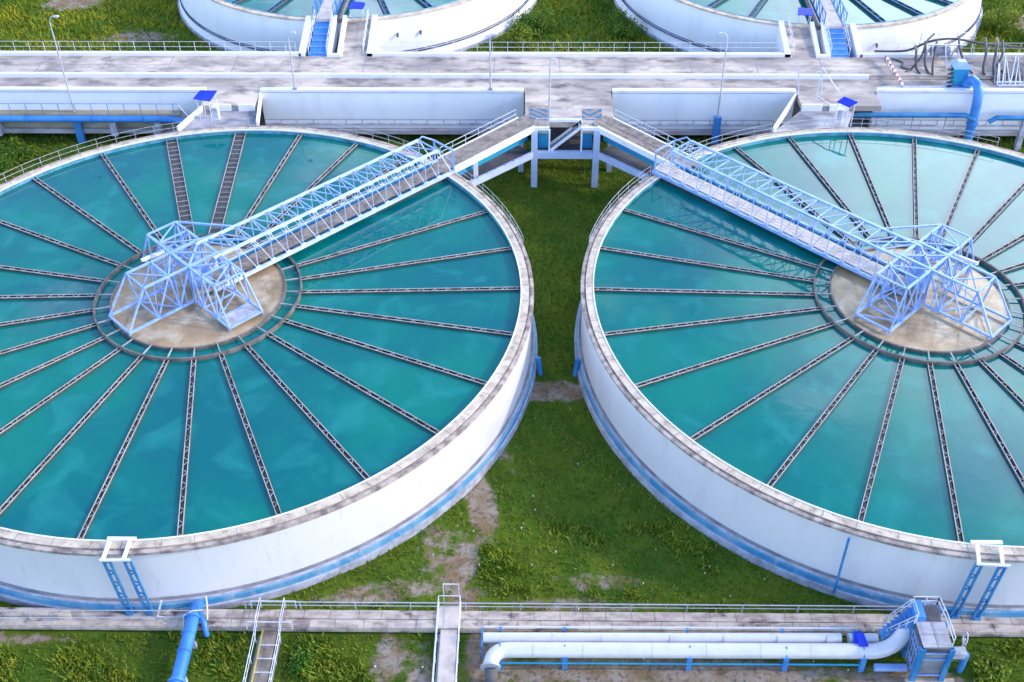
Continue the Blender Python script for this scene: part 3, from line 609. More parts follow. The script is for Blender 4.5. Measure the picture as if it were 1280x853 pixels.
def central_frame():
    t = thing('stair_frame', (.95, 19.5, 0), 'pale blue column and beam frame with stairs between the two access bridges', 'support frame')
    for x, y in ((-1.3, 19.0), (3.2, 19.0)): MB().box(x - .23, x + .23, y - .23, y + .23, 0, 4.7).build('column', 'steelpale', t)
    for x, y in ((-2.3, 21.1), (4.4, 21.2)): MB().box(x - .2, x + .2, y - .2, y + .2, 0, 4.3).build('column', 'steelpale', t)
    MB().box(-1.06, 2.96, 18.85, 19.2, 2.42, 2.95).build('cross_beam', 'steelpale', t)
    mb = MB(); mb.box(-1.5, -.24, 18.9, 19.1, 4.72, 4.95); mb.build('top_beam', 'white', t); MB().box(2.1, 3.42, 18.9, 19.1, 4.72, 4.95).build('top_beam', 'white', t)
    mb = MB(); mb.box(-.24, 2.1, 19.95, 20.1, 4.83, 5.05); mb.build('opening_beam', 'white', t)
    MB().box(-1.06, 2.96, 19.2, 23.0, 2.5, 2.75).build('landing', 'dark', t)
    mb = MB()
    for i in range(9): f = i / 8; x = 2.0 - f * 2.0; mb.box(x - .13, x + .13, 19.25, 19.95, 2.85 + (1 - f) * 1.85, 2.92 + (1 - f) * 1.85)
    st = mb.build('stair', 'grey', t)
    for y in (19.15, 20.0): MB().bar((2.1, y, 4.9), (-.1, y, 2.98), .1, .2).build('stringer', 'white', st)
    for x in (-.22, 2.1): MB().bar((x, 19.0, 2.95), (x, 19.0, 4.75), .12).build('thin_post', 'white', t)
    MB().box(-1.0, -.3, 19.6, 19.75, 2.9, 4.4).build('panel', 'cyan', t); MB().box(2.2, 2.9, 19.6, 19.75, 2.9, 4.4).build('panel', 'cyan', t)
    for pa, pb in (((-1.2, 19.0, 4.95), (-.3, 19.0, 4.95)), ((2.2, 19.0, 4.95), (3.1, 19.0, 4.95)), ((-.2, 20.05, 5.05), (2.1, 20.05, 5.05))):
        mb = MB(); rail(mb, [pa, pb], .7, 1, .02, .8); mb.build('handrail', 'railpaint', t)
central_frame()
def hazard(x0, x1, flip, label):
    t = thing('hazard_marking', ((x0 + x1) / 2, 21.1, 4.82), label, 'floor marking')
    y0, y1, z = 20.3, 21.95, 4.83
    mb = MB(); mb.box(x0, x1, y0, y1, 4.822, z); mb.build('blue_paint', 'markblue', t)
    mb = MB(); w = (x1 - x0)
    def clip(poly):                              # clip to the rectangle
        def cut(ps, ax, lim, sgn):
            o = []
            for i in range(len(ps)):
                a, b = ps[i], ps[(i + 1) % len(ps)]; da, db = sgn * (a[ax] - lim), sgn * (b[ax] - lim)
                if da <= 0: o.append(a)
                if da * db < 0: f = da / (da - db); o.append((a[0] + (b[0] - a[0]) * f, a[1] + (b[1] - a[1]) * f))
            return o
        for ax, lim, sgn in ((0, x0, -1), (0, x1, 1), (1, y0, -1), (1, y1, 1)):
            poly = cut(poly, ax, lim, sgn)
            if len(poly) < 3: return []
        return poly
    def add(ps):
        ps = clip(ps)
        if ps: mb.add([(p[0], p[1], z + .005) for p in ps], [tuple(range(len(ps)))])
    if not flip:
        for k in range(-4, 6):
            c = y0 + k * .62; add([(x0 - .01, c + 1.1), (x1 + .01, c), (x1 + .01, c + .31), (x0 - .01, c + 1.41)])
    else:
        m = x0 + .55
        for k in range(-4, 6):
            c = y0 + k * .8; add([(m, c), (x1 + .01, c + .9), (x1 + .01, c + 1.32), (m, c + .42)])
            add([(x0 - .01, c + .6), (m, c), (m, c + .42), (x0 - .01, c + 1.02)])
    mb.build('tan_stripe', 'tan', t)
hazard(-1.7, -.25, False, 'blue and tan striped floor marking, the left one at the bridge head')
hazard(2.2, 3.65, True, 'blue and tan chevron floor marking, the right one at the bridge head')

# ---------------------------------------------------------------- lamp posts
def lamp(x, y, z0, z1, dx, label, column=False):
    t = thing('lamp_post', (x, y, z0), label, 'lamp post', 'lamp posts along the elevated road')
    pts = [(x, y, z0), (x, y, z1 - .5)] + [(x + dx * (1 - math.cos(a)), y, z1 - .5 + .5 * math.sin(a)) for a in (R(20), R(45), R(70), R(90))]
    n = len(pts); mb = MB(); mb.tube(pts, [.085] + [.05] + [.04] * (n - 2), 8); mb.build('pole', 'galv', t)
    e = pts[-1]; s = 1 if dx > 0 else -1
    MB().hexa([(e[0] - .05, y - .1, z1 - .05), (e[0] + .32 * s, y - .12, z1 - .04), (e[0] + .32 * s, y + .12, z1 - .04), (e[0] - .05, y + .1, z1 - .05)][::s], [(e[0] - .05, y - .08, z1 + .05), (e[0] + .28 * s, y - .09, z1 + .05), (e[0] + .28 * s, y + .09, z1 + .05), (e[0] - .05, y + .08, z1 + .05)][::s]).build('lamp_head', 'galv', t)
    if column: MB().box(x - .28, x + .28, y - .2, y + .14, 0, 3.0).build('column', 'blue', t)
    else: MB().box(x - .14, x + .14, y - .14, y + .14, z0, z0 + .12).build('base_plate', 'grey', t)
lamp(-36.5, 24.12, 0, 11.0, .45, 'tall lamp post on a blue column at the far left pipe rack', True)
lamp(-19.4, 24.5, 5.06, 9.6, .3, 'lamp post on the wall coping just right of the wet left platform')
lamp(-4.6, 24.5, 5.06, 9.5, .3, 'lamp post on the wall coping left of the striped floor markings')
lamp(-.24, 20.5, 4.82, 9.5, .1, 'lamp post beside the left striped floor marking')
lamp(12.7, 24.12, 0, 9.8, -.35, 'lamp post on a blue column between the central bridges and right platform', True)

# ---------------------------------------------------------------- left pipe rack
t = thing('pipeline', (-50, 23.9, .5), 'long bright blue pipe along the channel wall at far left', 'pipe')
mb = MB(); mb.tube([(-75, 23.62, 2.95), (-29.6, 23.62, 2.95), (-28.6, 23.6, 2.9), (-28.0, 23.3, 2.9), (-26.6, 21.9, 3.6)], .27, 12); pp = mb.build('pipe', 'blue', t)
for x in (-42.6, -33.6, -30.2): MB().box(x - .24, x + .24, 23.55, 24.1, 1.5, 2.7).build('support', 'plinth', t)
for x in (-48, -40, -35, -31): MB().tube([(x - .05, 23.62, 2.95), (x + .05, 23.62, 2.95)], .34, 12).build('flange', 'midblue', pp)
mb = MB(); mb.tube([(-28.3, 23.7, 4.1), (-27.2, 22.3, 3.9), (-27.0, 21.6, 3.7)], .05, 6); mb.tube([(-28.4, 22.9, 2.6), (-26.2, 21.2, 4.6)], .06, 6); mb.build('brace', 'railpaint', t)

# ---------------------------------------------------------------- right-hand pipework and equipment on the road
t = thing('pipeline', (28, 23.9, 2), 'blue pipe along the wall leading to the big elbow pipe', 'pipe')
mb = MB(); mb.tube([(22.6, 23.55, 3.5), (31.2, 23.55, 3.5), (31.9, 23.3, 3.2)], .2, 10); mb.tube([(33.1, 23.6, 2.9), (33.6, 23.55, 3.3), (34.3, 23.55, 3.3), (75, 23.55, 3.3)], .2, 10); mb.build('pipe', 'midblue', t)
mb = MB()
for x in (24.6, 27.3, 29.8, 36.2): mb.bar((x, 23.55, 3.3), (x, 24.4, 3.0), .08); mb.bar((x, 23.5, 2.4), (x, 23.5, 3.35), .05)
mb.build('bracket', 'grey', t)
mb = MB(); mb.box(35.6, 36.0, 23.3, 23.7, 0, 3.1); mb.build('support', 'plinth', t)
t = thing('elbow_pipe', (31.9, 23.5, 0), 'large bright blue elbow pipe bending over the wall beside the right tank', 'pipe')
mb = MB(); mb.tube([(31.3, 25.1, 5.15), (31.4, 25.1, 5.55), (31.5, 24.7, 5.85), (31.7, 24.1, 5.75), (31.8, 23.75, 5.3), (31.85, 23.65, 4.5), (31.9, 23.6, 3.0), (31.9, 23.6, .2)], .36, 14); mb.build('pipe', 'blue', t)
mb = MB(); mb.tube([(31.3, 25.1, 5.0), (31.3, 25.1, 5.16)], .47, 14); mb.tube([(31.9, 23.6, 2.7), (31.9, 23.6, 2.82)], .45, 14); mb.build('flange', 'blue', t)
t = thing('dosing_hopper', (30.6, 25.6, 4.82), 'light blue faceted hopper machine standing on the road beside the elbow pipe', 'machine')
mb = MB(); mb.hexa([(30.35, 25.2, 5.1), (31.15, 25.2, 5.1), (31.15, 26.0, 5.1), (30.35, 26.0, 5.1)], [(30.15, 25.1, 6.5), (31.3, 25.1, 6.5), (31.3, 26.2, 6.5), (30.15, 26.2, 6.5)]); mb.build('body', 'cyan', t)
mb = MB(); mb.hexa([(30.1, 25.05, 6.5), (31.35, 25.05, 6.5), (31.35, 26.25, 6.5), (30.1, 26.25, 6.5)], [(30.4, 25.4, 6.95), (31.0, 25.4, 6.95), (31.0, 25.9, 6.95), (30.4, 25.9, 6.95)]); mb.build('lid', 'steelblue', t)
mb = MB()
for s in (-.18, .0): 
    for k in range(5): mb.tube([(30.0 + s, 25.15 + .1 * k, 5.0 + .3 * k), (30.25 + s, 25.05 + .1 * k, 5.2 + .3 * k)], .07, 6)
mb.build('hose_fitting', 'hose', t)
mb = MB(); mb.bar((30.3, 25.1, 4.85), (29.7, 24.85, 4.9), .12); mb.bar((29.7, 24.85, 4.86), (29.9, 25.4, 5.4), .1); mb.box(30.3, 31.2, 25.15, 26.05, 4.84, 5.1); mb.build('stand', 'steelblue', t)
t = thing('barrier', (26.3, 26.9, 4.9), 'red and white striped barrier rail lying across the road', 'barrier')
a, b = Vector((26.15, 29.2, 5.55)), Vector((26.45, 24.9, 5.3))
for k in range(14):
    mb = MB(); mb.bar(a.lerp(b, k / 14), a.lerp(b, (k + 1) / 14), .14, .16); mb.build('stripe', 'white' if k % 2 else 'red', t)
mb = MB(); mb.bar((26.15, 29.2, 5.05), (26.15, 29.2, 5.5), .08); mb.bar((26.45, 24.9, 4.82), (26.45, 24.9, 5.25), .08); mb.bar((26.3, 27.05, 5.05), (26.3, 27.05, 5.4), .08); mb.build('leg', 'grey', t)
mb = MB(); mb.tube([(24.9, 24.95, 5.1), (29.6, 24.95, 5.15)], .07, 6); tag(mb.build('conduit', 'galv'), 'grey conduit pipe lying along the wall top before the hopper', 'pipe')
# hoses
def hose(pts, r, label):
    P = [Vector(p) for p in pts]; out = []
    for i in range(len(P) - 1):
        p0, p1, p2, p3 = P[max(i - 1, 0)], P[i], P[i + 1], P[min(i + 2, len(P) - 1)]
        for k in range(5):
            t = k / 5; out.append(.5 * ((2 * p1) + (p2 - p0) * t + (2 * p0 - 5 * p1 + 4 * p2 - p3) * t * t + (3 * p1 - p0 - 3 * p2 + p3) * t ** 3))
    out.append(P[-1]); mb = MB(); mb.tube(out, r, 7); tag(mb.build('hose', 'hose'), label, 'hose', 'dark hoses on the road')
hose([(25.5, 30.2, 5.5), (28, 30.1, 5.6), (29.6, 30.2, 6.3), (31.5, 30.3, 6.5), (34, 30.2, 6.1), (37, 30.3, 5.8)], .09, 'long dark hose draped along the back railing by the barrier')
hose([(28.6, 30.1, 6.0), (28.3, 28.8, 6.0), (28.2, 27.8, 5.3), (28.4, 27.2, 5.05)], .10, 'dark hose hanging from the back railing, nearest the barrier')
hose([(29.3, 30.2, 6.3), (29.0, 28.9, 6.2), (28.9, 27.9, 5.4), (29.1, 27.2, 5.05)], .10, 'dark hose hanging from the back railing, second from the barrier')
hose([(30.2, 30.2, 6.4), (29.8, 29, 6.3), (29.5, 28, 5.5), (29.3, 27.0, 5.05)], .09, 'dark hose hanging from the back railing, third from the barrier')
hose([(33.9, 30.2, 6.6), (33.6, 28.6, 6.2), (33.3, 27.6, 5.3), (33.3, 27.0, 5.05)], .11, 'thick dark hose dropping from the railing beside the stacked pipes')
hose([(34.8, 30.2, 6.6), (34.4, 28.8, 6.6), (34.1, 27.8, 5.6), (34.0, 27.0, 5.05)], .11, 'thick dark hose dropping from the railing nearest the stacked pipes')
hose([(26.8, 29.6, 5.15), (27.5, 29.0, 5.12), (27.2, 28.2, 5.12), (27.9, 27.8, 5.12)], .07, 'thin dark hose coiled on the road beside the barrier')
hose([(29.9, 30.3, 6.9), (29.2, 29.6, 6.6), (28.7, 28.6, 5.9), (28.0, 28.0, 5.2), (27.4, 27.5, 5.08)], .08, 'thin dark hose sagging over the road deck toward the barrier')
hose([(31.9, 30.3, 6.7), (31.6, 29.0, 6.4), (31.9, 27.9, 5.6), (32.4, 27.2, 5.1)], .09, 'dark hose hanging from the railing just right of the trestle')
hose([(35.3, 30.2, 6.4), (34.9, 28.6, 6.0), (34.5, 27.9, 5.3), (35.0, 27.2, 5.08)], .10, 'dark hose falling onto the heap of loose steel tubes')
hose([(32.2, 26.6, 5.0), (33.2, 26.4, 5.02), (34.0, 26.7, 5.0), (34.6, 26.3, 5.0)], .06, 'thin dark hose lying on the road between hopper and steel tubes')
t = thing('trestle', (30.4, 29.4, 5.05), 'grey pipe trestle with tank standing under the hoses by the railing', 'trestle')
mb = MB()
for x in (29.4, 30.4, 31.4): mb.bar((x, 29.9, 5.05), (x + .15, 29.2, 6.5), .09); mb.bar((x + .3, 28.3, 5.05), (x + .15, 29.2, 6.5), .09)
mb.bar((29.2, 29.2, 6.5), (32.2, 29.2, 6.5), .1); mb.build('leg_frame', 'galv', t)
mb = MB(); mb.tube([(29.6, 29.3, 5.95), (31.0, 29.3, 5.95)], .38, 14); mb.build('drum', 'grey', t)
mb = MB(); mb.bar((29, 30.5, 6.9), (33.2, 30.5, 6.9), .05); mb.bar((29, 30.5, 6.4), (33.2, 30.5, 6.4), .05)
for x in (29, 30.4, 31.8, 33.2): mb.bar((x, 30.5, 5.3), (x, 30.5, 6.9), .05)
mb.build('guard_rail', 'railpaint', t)
for k in range(26):
    f = k / 25; mb = MB(); x = 34.6 + f * 3.4; y1 = 29.4 - .3 * random.random(); z1 = 6.1 + random.uniform(-.25, .25)
    mb.tube([(x - .9 + random.uniform(-.2, .2), 25.6 + random.uniform(-.3, .6), 4.98), (x + .3 + random.uniform(-.3, .3), y1, z1 - .55)][::-1], .055, 6)
    tag(mb.build('steel_tube', 'galv' if k % 3 else 'grey'), 'loose steel tube in the heap leaning on the railing at the right edge', 'tube', 'steel tubes heaped at the right edge of the road')
mb = MB()
for y in (25.4, 25.9): mb.tube([(33.8, y, 5.0), (39, y, 5.02)], .1, 8)
tag(mb.build('steel_bars', 'galv'), 'pair of long pale bars lying on the road below the steel tube heap', 'bars')

# ---------------------------------------------------------------- far tanks
def far_tank(c, label, launders, mirror):
    cx, cy = c; t = thing('clarifier_tank', (cx, cy, 2.0), label, 'water tank')
    MB().ring(cx, cy, [(FR0 + .25, 2.9), (FR0 - .12, FRIM - .12)]).build('wall', 'wallbright', t)
    mb = MB(); mb.ring(cx, cy, [(FR0 + .27, 2.96), (FR0 + .36, 2.95), (FR0 + .36, 2.90), (FR0 + .27, 2.86)]); mb.ring(cx, cy, [(FR0 + .26, 3.12), (FR0 + .32, 3.11), (FR0 + .32, 3.07), (FR0 + .27, 3.05)]); mb.build('groove', 'groove_blue', t)
    mb = MB(); mb.ring(cx, cy, [(FR0 + .25, 2.82), (FR0 + .5, 2.2)]); mb.build('base_band', 'wallbright', t)
    mb = MB(); mb.ring(cx, cy, [(FR0 + .5, 2.28), (FR0 + .6, 2.26), (FR0 + .6, 1.6)]); mb.build('plinth', 'plinth', t)
    mb = MB(); mb.ring(cx, cy, [(FR0 - .55, FRIM), (FR0, FRIM), (FR0, FRIM - .14), (FR0 - .12, FRIM - .16)]); mb.build('rim_walkway', 'coping', t)
    mb = MB(); mb.ring(cx, cy, [(FR0 - .56, FRIM - 1.5), (FR0 - .56, FRIM + .04), (FR0 - .5, FRIM + .04), (FR0 - .5, FRIM)]); mb.build('inner_wall', 'innerblue', t)
    for a in launders: launder_mesh(cx, cy, a, 5, FR0 - .58, .42, .5, FRIM - .1, True).build('launder', ['launder_blue', 'launder_in'], t)
    wt = MB(); wt.ring(cx, cy, [(FR0 - .55, FRIM - .32), (.5, FRIM - .32)]); struct(wt.build('water', 'water', None, (cx, cy, FRIM - .32)))
    for a, z in (((-103 if mirror else -72), 4.6), ((-77 if mirror else -65), 4.5)):
        mb = MB(); x, y = cx + FR0 * math.cos(R(a)), cy + FR0 * math.sin(R(a)); mb.tube([(x, y + .2, z), (x, y - .25, z), (x, y - .3, z - .2)], .09, 8); mb.build('outlet_pipe', 'hose', t)
    return t
far_tank(FL, 'white walled round tank with blue water behind the road, far left one', [-60, -74, -112, -126, -140, -46, -32, -154, 0, 20, 160, 180], False)
far_tank(FR, 'white walled round tank with pale water behind the road, far right one', [-60, -74, -115, -129, -46, -32, -143, -157, 0, 20, 160, 180], True)
# stairs and ramps from the road to the far rims
def far_stair(sg, x0, x1, xs0, xs1, c, label, tlabel):
    """cheek walls at x0 and x1; blue stair between xs0 and xs1; grey ramp on the other side"""
    yb = 30.0
    def yt(x): return c[1] - math.sqrt(FR0 ** 2 - (x - c[0]) ** 2) + .3
    t = thing('ramp', ((x0 + x1) / 2, 31, 4.9), label, 'stairs')
    for x in (x0, x1):
        mb = MB(); y = yt(x); mb.hexa([(x - .22, yb, 3), (x + .22, yb, 3), (x + .22, y, 3), (x - .22, y, 3)], [(x - .22, yb, 5.32), (x + .22, yb, 5.32), (x + .22, y, FRIM + .25), (x - .22, y, FRIM + .25)]); mb.build('cheek_wall', 'white', t)
    def slope(xa, xb, m, name, dz=0):
        mb = MB(); y = max(yt(xa), yt(xb)); mb.hexa([(xa, yb - .05, 3), (xb, yb - .05, 3), (xb, y, 3), (xa, y, 3)], [(xa, yb - .05, 5.02 + dz), (xb, yb - .05, 5.02 + dz), (xb, y, FRIM - .03 + dz), (xa, y, FRIM - .03 + dz)]); return mb.build(name, m, t)
    bst = slope(xs0, xs1, 'blue', 'blue_stair')
    ga, gb = (xs1 + 1.1, x1 - .22) if sg > 0 else (x0 + .22, xs0 - 1.1)
    slope(ga, gb, 'road', 'grey_ramp', .02)
    # stub walls beside the stair
    for x in ((xs1 + .2, xs1 + 1.0) if sg > 0 else (xs0 - .2, xs0 - 1.0)):
        y = yt(x); mb = MB(); mb.hexa([(x - .16, yb + .1, 3), (x + .16, yb + .1, 3), (x + .16, y, 3), (x - .16, y, 3)], [(x - .16, yb + .1, 5.35), (x + .16, yb + .1, 5.35), (x + .16, y, FRIM + .35), (x - .16, y, FRIM + .35)]); mb.build('stub_wall', 'white', t)
    xm0, xm1 = (xs1 + .04, xs1 + 1.16) if sg > 0 else (xs0 - 1.16, xs0 - .04)
    mb = MB(); mb.box(xm0, xm1, yb - .12, yb + .12, 4.9, 5.28); mb.build('front_beam', 'white', t)
    mb = MB(); mb.box(xm0 + .2, xm1 - .2, yb + .2, 33.5, 4.4, 4.6); mb.build('pit_floor', 'dark', t)
    for i in range(6):
        mb = MB(); f = (i + .5) / 6; y = yb + f * (yt((xs0 + xs1) / 2) - yb); z = 5.06 + f * (FRIM - 5.02); mb.bar((xs0 + .02, y, z), (xs1 - .02, y, z), .05); mb.build('tread_nosing', 'steelblue', bst)
    q = x1 - .5 if sg > 0 else x0 + .5
    for e in (q, xs0, xs1): rail(MB(), [(e, yb + .2, 5.1), (e, yt(e), FRIM)], .8, 2, .025, 1.0).build('handrail', 'railpaint', t)
    # blue footbridge across the far tank
    b = thing('footbridge', ((xs0 + xs1) / 2, 40, FRIM), tlabel, 'bridge')
    ya, yc = yt((xs0 + xs1) / 2) - .2, c[1] + 1; dxm = c[0] - (xs0 + xs1) / 2
    def B(x, y): return x + dxm * max(0, (y - ya)) / (yc - ya)
    wt = MB(); wt.hexa([(xs0, ya, FRIM + .0), (xs1, ya, FRIM), (B(xs1, yc), yc, FRIM), (B(xs0, yc), yc, FRIM)], [(xs0, ya, FRIM + .1), (xs1, ya, FRIM + .1), (B(xs1, yc), yc, FRIM + .1), (B(xs0, yc), yc, FRIM + .1)]); wt.build('deck', 'deckpale', b)
    for x in (xs0 - .1, xs1 + .1):
        mb = MB(); n = 12
        mb.bar((x, ya, FRIM), (B(x, yc), yc, FRIM), .16, .3); mb.bar((x, ya, FRIM + 1.2), (B(x, yc), yc, FRIM + 1.2), .1)
        for i in range(n):
            p, q = ya + (yc - ya) * i / n, ya + (yc - ya) * (i + 1) / n
            mb.bar((B(x, p), p, FRIM), (B(x, p), p, FRIM + 1.2), .07); mb.bar((B(x, p), p, FRIM), (B(x, q), q, FRIM + 1.2), .06)
        mb.build('side_truss', 'midblue', b)
    w = MB(); o = xs1 + .55 if sg > 0 else xs0 - .55
    w.tube([(o, ya - .3, FRIM + .1), (B(o, yc), yc, FRIM + .1)], .22, 10); w.build('side_pipe', 'hose', b)
    cz = FRIM + .9; o = xs1 + 1.9 if sg > 0 else xs0 - 1.6
    tc = thing('canopy', (o, yt(o) + .4, FRIM), ('small royal blue canopy on the rim of the far left tank' if sg > 0 else 'small royal blue canopy on the rim of the far right tank'), 'canopy')
    y = yt(o) + .2; MB().slab([(o - .65, y - .2), (o + .6, y - .3), (o + .7, y + .6), (o - .4, y + .9)], [cz - .05] * 4, [cz, cz, cz + .15, cz + .15]).build('roof', 'canvas', tc)
    for px, py in ((o - .5, y), (o + .5, y), (o + .5, y + .5), (o - .3, y + .6)): MB().tube([(px, py, FRIM - .4), (px, py, cz)], .03, 6).build('post', 'railpaint', tc)
far_stair(1, -19.75, -14.35, -19.2, -17.75, FL, 'blue stair and grey ramp between white cheek walls, up to the far left tank', 'blue footbridge over the far left tank')
far_stair(-1, 18.7, 24.35, 22.1, 23.6, FR, 'blue stair and grey ramp between white cheek walls, up to the far right tank', 'blue footbridge over the far right tank')

# ---------------------------------------------------------------- near drain walkway and its crossings
t = thing('drain_walkway', (0, -20.5, 0), 'stained concrete drain walkway along the bottom in front of both tanks', 'walkway')
mb = MB(); x = -40.0
while x < 40:
    L = random.choice((1.1, 1.25, 1.4)); mb.box(x, x + L - .02, -20.52, -20.02, .30, .45 + random.uniform(-.008, .008)); mb.box(x + .3, x + .3 + L - .02, -21.02, -20.55, .28, .425 + random.uniform(-.008, .008)); x += L
mb.build('cover_slabs', 'drain', t)
MB().box(-40, 40, -20.9, -20.12, -.1, .29).build('channel', 'dark', t)  # dark colour stands in for the shadow beneath the cover slabs
mb = MB(); mb.box(-40, 40, -21.05, -20.98, .12, .33); mb.build('edge_beam', 'drain', t)
mb = MB(); mb.tube([(-15.4, -19.92, .92), (16.6, -19.92, .92)], .03, 6); mb.tube([(-15.4, -19.92, .66), (16.6, -19.92, .66)], .022, 6)
x = -15.4
while x < 16.7: mb.bar((x, -19.92, 0), (x, -19.92, .92), .05); x += 2.67
mb.tube([(-40, -20.55, 1.0), (-27, -20.6, 1.0), (-17.8, -20.5, .95)], .025, 6); mb.tube([(-40, -20.8, .7), (-27, -20.8, .7), (-17.8, -20.7, .7)], .025, 6)
for x in (-34, -31, -28, -25.6, -23): mb.bar((x, -20.7, .4), (x, -20.62, 1.0), .04)
mb.build('handrail', 'galv', t)
def gangway(x0, x1, label, yellow, zz):
    t = thing('gangway', ((x0 + x1) / 2, -23, 0), label, 'gangway')
    mb = MB()
    if not yellow:
        mb.box(x0 + .14, x1 - .14, -30, -21.1, zz - .1, zz); mb.box(x0 - .02, x1 + .02, -21.1, -19.85, .5, .56)
    else:
        mb.box(x0 + .18, x1 - .28, -30, -21.1, zz - .1, zz); mb.box(x0 - .1, x1 + .1, -21.1, -20.5, .46, .52)
    mb.build('deck', 'deckpale' if not yellow else 'boards', t)
    mb = MB()
    for x in (x0, x1):
        H = .72 if yellow else .95
        for h in (H / 2, H): mb.tube([(x, -19.9, .5 + h), (x, -21.1, .5 + h), (x, -21.7, zz + h), (x, -30, zz + h)], .02, 6)
        y = -21.7
        while y > -29: mb.bar((x, y, zz - .1), (x, y, zz + H), .035); y -= 1.2
        mb.bar((x, -19.9, .45), (x, -19.9, .5 + H), .035); mb.bar((x, -21.1, .45), (x, -21.1, .5 + H), .035)
    if not yellow: mb.tube([(x0, -19.9, 1.45), (x1, -19.9, 1.45)], .022, 6); mb.tube([(x0 + .2, -19.4, 1.7), (x1 - .1, -19.4, 1.7)], .03, 6); mb.bar((x0 + .2, -19.4, 0), (x0 + .2, -19.4, 1.7), .04); mb.bar((x1 - .1, -19.4, 0), (x1 - .1, -19.4, 1.7), .04)
    else:
        for y in (-19.9, -21.12): mb.tube([(x0 - .5, y, .95), (x1 + .5, y, .95)], .03, 6); mb.bar((x0 - .5, y, .4), (x0 - .5, y, .95), .05); mb.bar((x1 + .5, y, .4), (x1 + .5, y, .95), .05)
        y = -21.9
        while y > -29: mb.bar((x0 + .18, y, zz + .01), (x1 - .1, y, zz + .01), .05); y -= .75
    mb.build('handrail', 'railpaint', t)
    if yellow: MB().bar((x0 + .22, -21.0, zz + .04), (x0 + .22, -30, zz + .04), .07).build('edge_strip', 'yellow', t)
    mb = MB(); mb.bar((x0 + .1, -21.3, zz - .15), (x0 + .1, -30, zz - .15), .1, .16); mb.bar((x1 - .1, -21.3, zz - .15), (x1 - .1, -30, zz - .15), .1, .16); mb.build('stringer', 'grey', t)
gangway(-6.0, -4.95, 'steel railed gangway crossing the drain walkway between the two tanks', False, .45)
gangway(-14.62, -13.45, 'railed gangway with yellow edge strip crossing the drain walkway near the blue pipe', True, .2)

# ---------------------------------------------------------------- big blue pipe lower left
t = thing('outlet_pipe', (-17.7, -22, 0), 'thick bright blue pipe running from the left tank to the bottom edge', 'pipe')
mb = MB(); mb.tube([(-17.75, -19.7, .50), (-17.73, -20.4, .68), (-17.72, -20.9, .75), (-17.66, -24.35, .75)], .31, 16); pp = mb.build('pipe', 'blue', t)
for a, b, q in (((-17.665, -24.3, .75), (-17.66, -24.42, .75), .42), ((-17.73, -20.75, .78), (-17.73, -20.85, .78), .38), ((-17.73, -21.7, .78), (-17.73, -21.75, .78), .345), ((-17.7, -22.7, .78), (-17.7, -22.75, .78), .345)): MB().tube([a, b], q, 16).build('flange', 'blue', pp)
mb = MB(); mb.tube([(-17.66, -24.42, .75), (-17.64, -32, .72)], .33, 16); mb.build('pipe_run', 'blue', t)
mb = MB(); mb.tube([(-17.45, -20.5, .8), (-17.2, -20.9, .7), (-17.08, -21.25, .45), (-17.05, -21.3, .1)], .14, 10); mb.build('branch_pipe', 'blue', t)
mb = MB(); mb.tube([(-18.2, -21.0, .3), (-18.15, -20.8, .95), (-17.7, -20.7, 1.2), (-17.3, -20.5, 1.0)], .03, 6); mb.tube([(-17.2, -19.9, 1.3), (-17.05, -20.4, 1.2), (-17.0, -20.9, .8)], .04, 6); mb.build('strap', 'railpaint', t)
mb = MB(); mb.box(-18.0, -17.4, -24.0, -23.8, 0, .42); mb.build('saddle', 'plinth', t); MB().box(-18.0, -17.4, -22.0, -21.85, 0, .42).build('saddle', 'plinth', t)

# ---------------------------------------------------------------- white pipes lower right
t = thing('pipeline', (5, -22.4, 0), 'pair of white clad pipes on blue supports below the drain walkway', 'pipe')
mb = MB(); mb.tube([(-3.8, -21.92, .95), (12.9, -21.80, .95)], .25, 16); up = mb.build('upper_pipe', 'pipewhite', t); MB().tube([(13.25, -21.8, .95), (14.6, -21.8, .95)], .25, 16).build('upper_pipe', 'pipewhite', t)
def el(p, c, q, n=6): p, c, q = Vector(p), Vector(c), Vector(q); return [(1 - s) ** 2 * p + 2 * s * (1 - s) * c + s * s * q for s in [i / n for i in range(n + 1)]]
mb = MB(); mb.tube(el((-3.42, -23.5, .9), (-3.42, -22.58, .95), (-2.6, -22.58, .95)) + [Vector((13.7, -22.5, .95))] + el((14.2, -22.5, .95), (15.2, -22.45, 1.0), (15.7, -21.9, 1.5)) + [Vector((16.3, -21.3, 1.9))], .36, 18); lp = mb.build('lower_pipe', 'pipewhite', t)
mb = MB(); mb.tube([(-3.42, -23.45, .9), (-3.42, -23.55, .89)], .46, 16); mb.build('end_flange', 'galv', t)
mb = MB(); mb.tube([(-3.42, -23.55, .88), (-3.42, -23.75, .7), (-3.42, -23.8, 0)], .26, 12); mb.build('drop_pipe', 'dark', t)
mb = MB(); mb.tube([(-3.8, -21.45, 1.15), (13.5, -21.38, 1.15)], .05, 6); mb.build('thin_pipe', 'pipewhite', t)
for x in (-1.5, .8, 4.0, 6.5, 9.0, 11.3):
    MB().tube([(x, -22.57 + .005 * x, .95), (x + .03, -22.57 + .005 * x, .95)], .366, 18).build('cladding_seam', 'galv', lp); MB().tube([(x + .9, -21.89, .95), (x + .93, -21.89, .95)], .257, 16).build('cladding_seam', 'galv', up)
for x in (-3.0, 0.0, 5.76, 10.2, 13.75):
    mb = MB(); mb.box(x - .12, x + .12, -22.98, -22.82, 0, .9); mb.box(x - .06, x + .06, -21.6, -21.5, 0, 1.25); mb.bar((x, -22.95, .55), (x, -21.5, .55), .12); mb.tube([(x, -22.9, 1.0), (x, -22.58, 1.33), (x, -22.25, 1.1)], .03, 6); mb.build('support', 'blue', t)
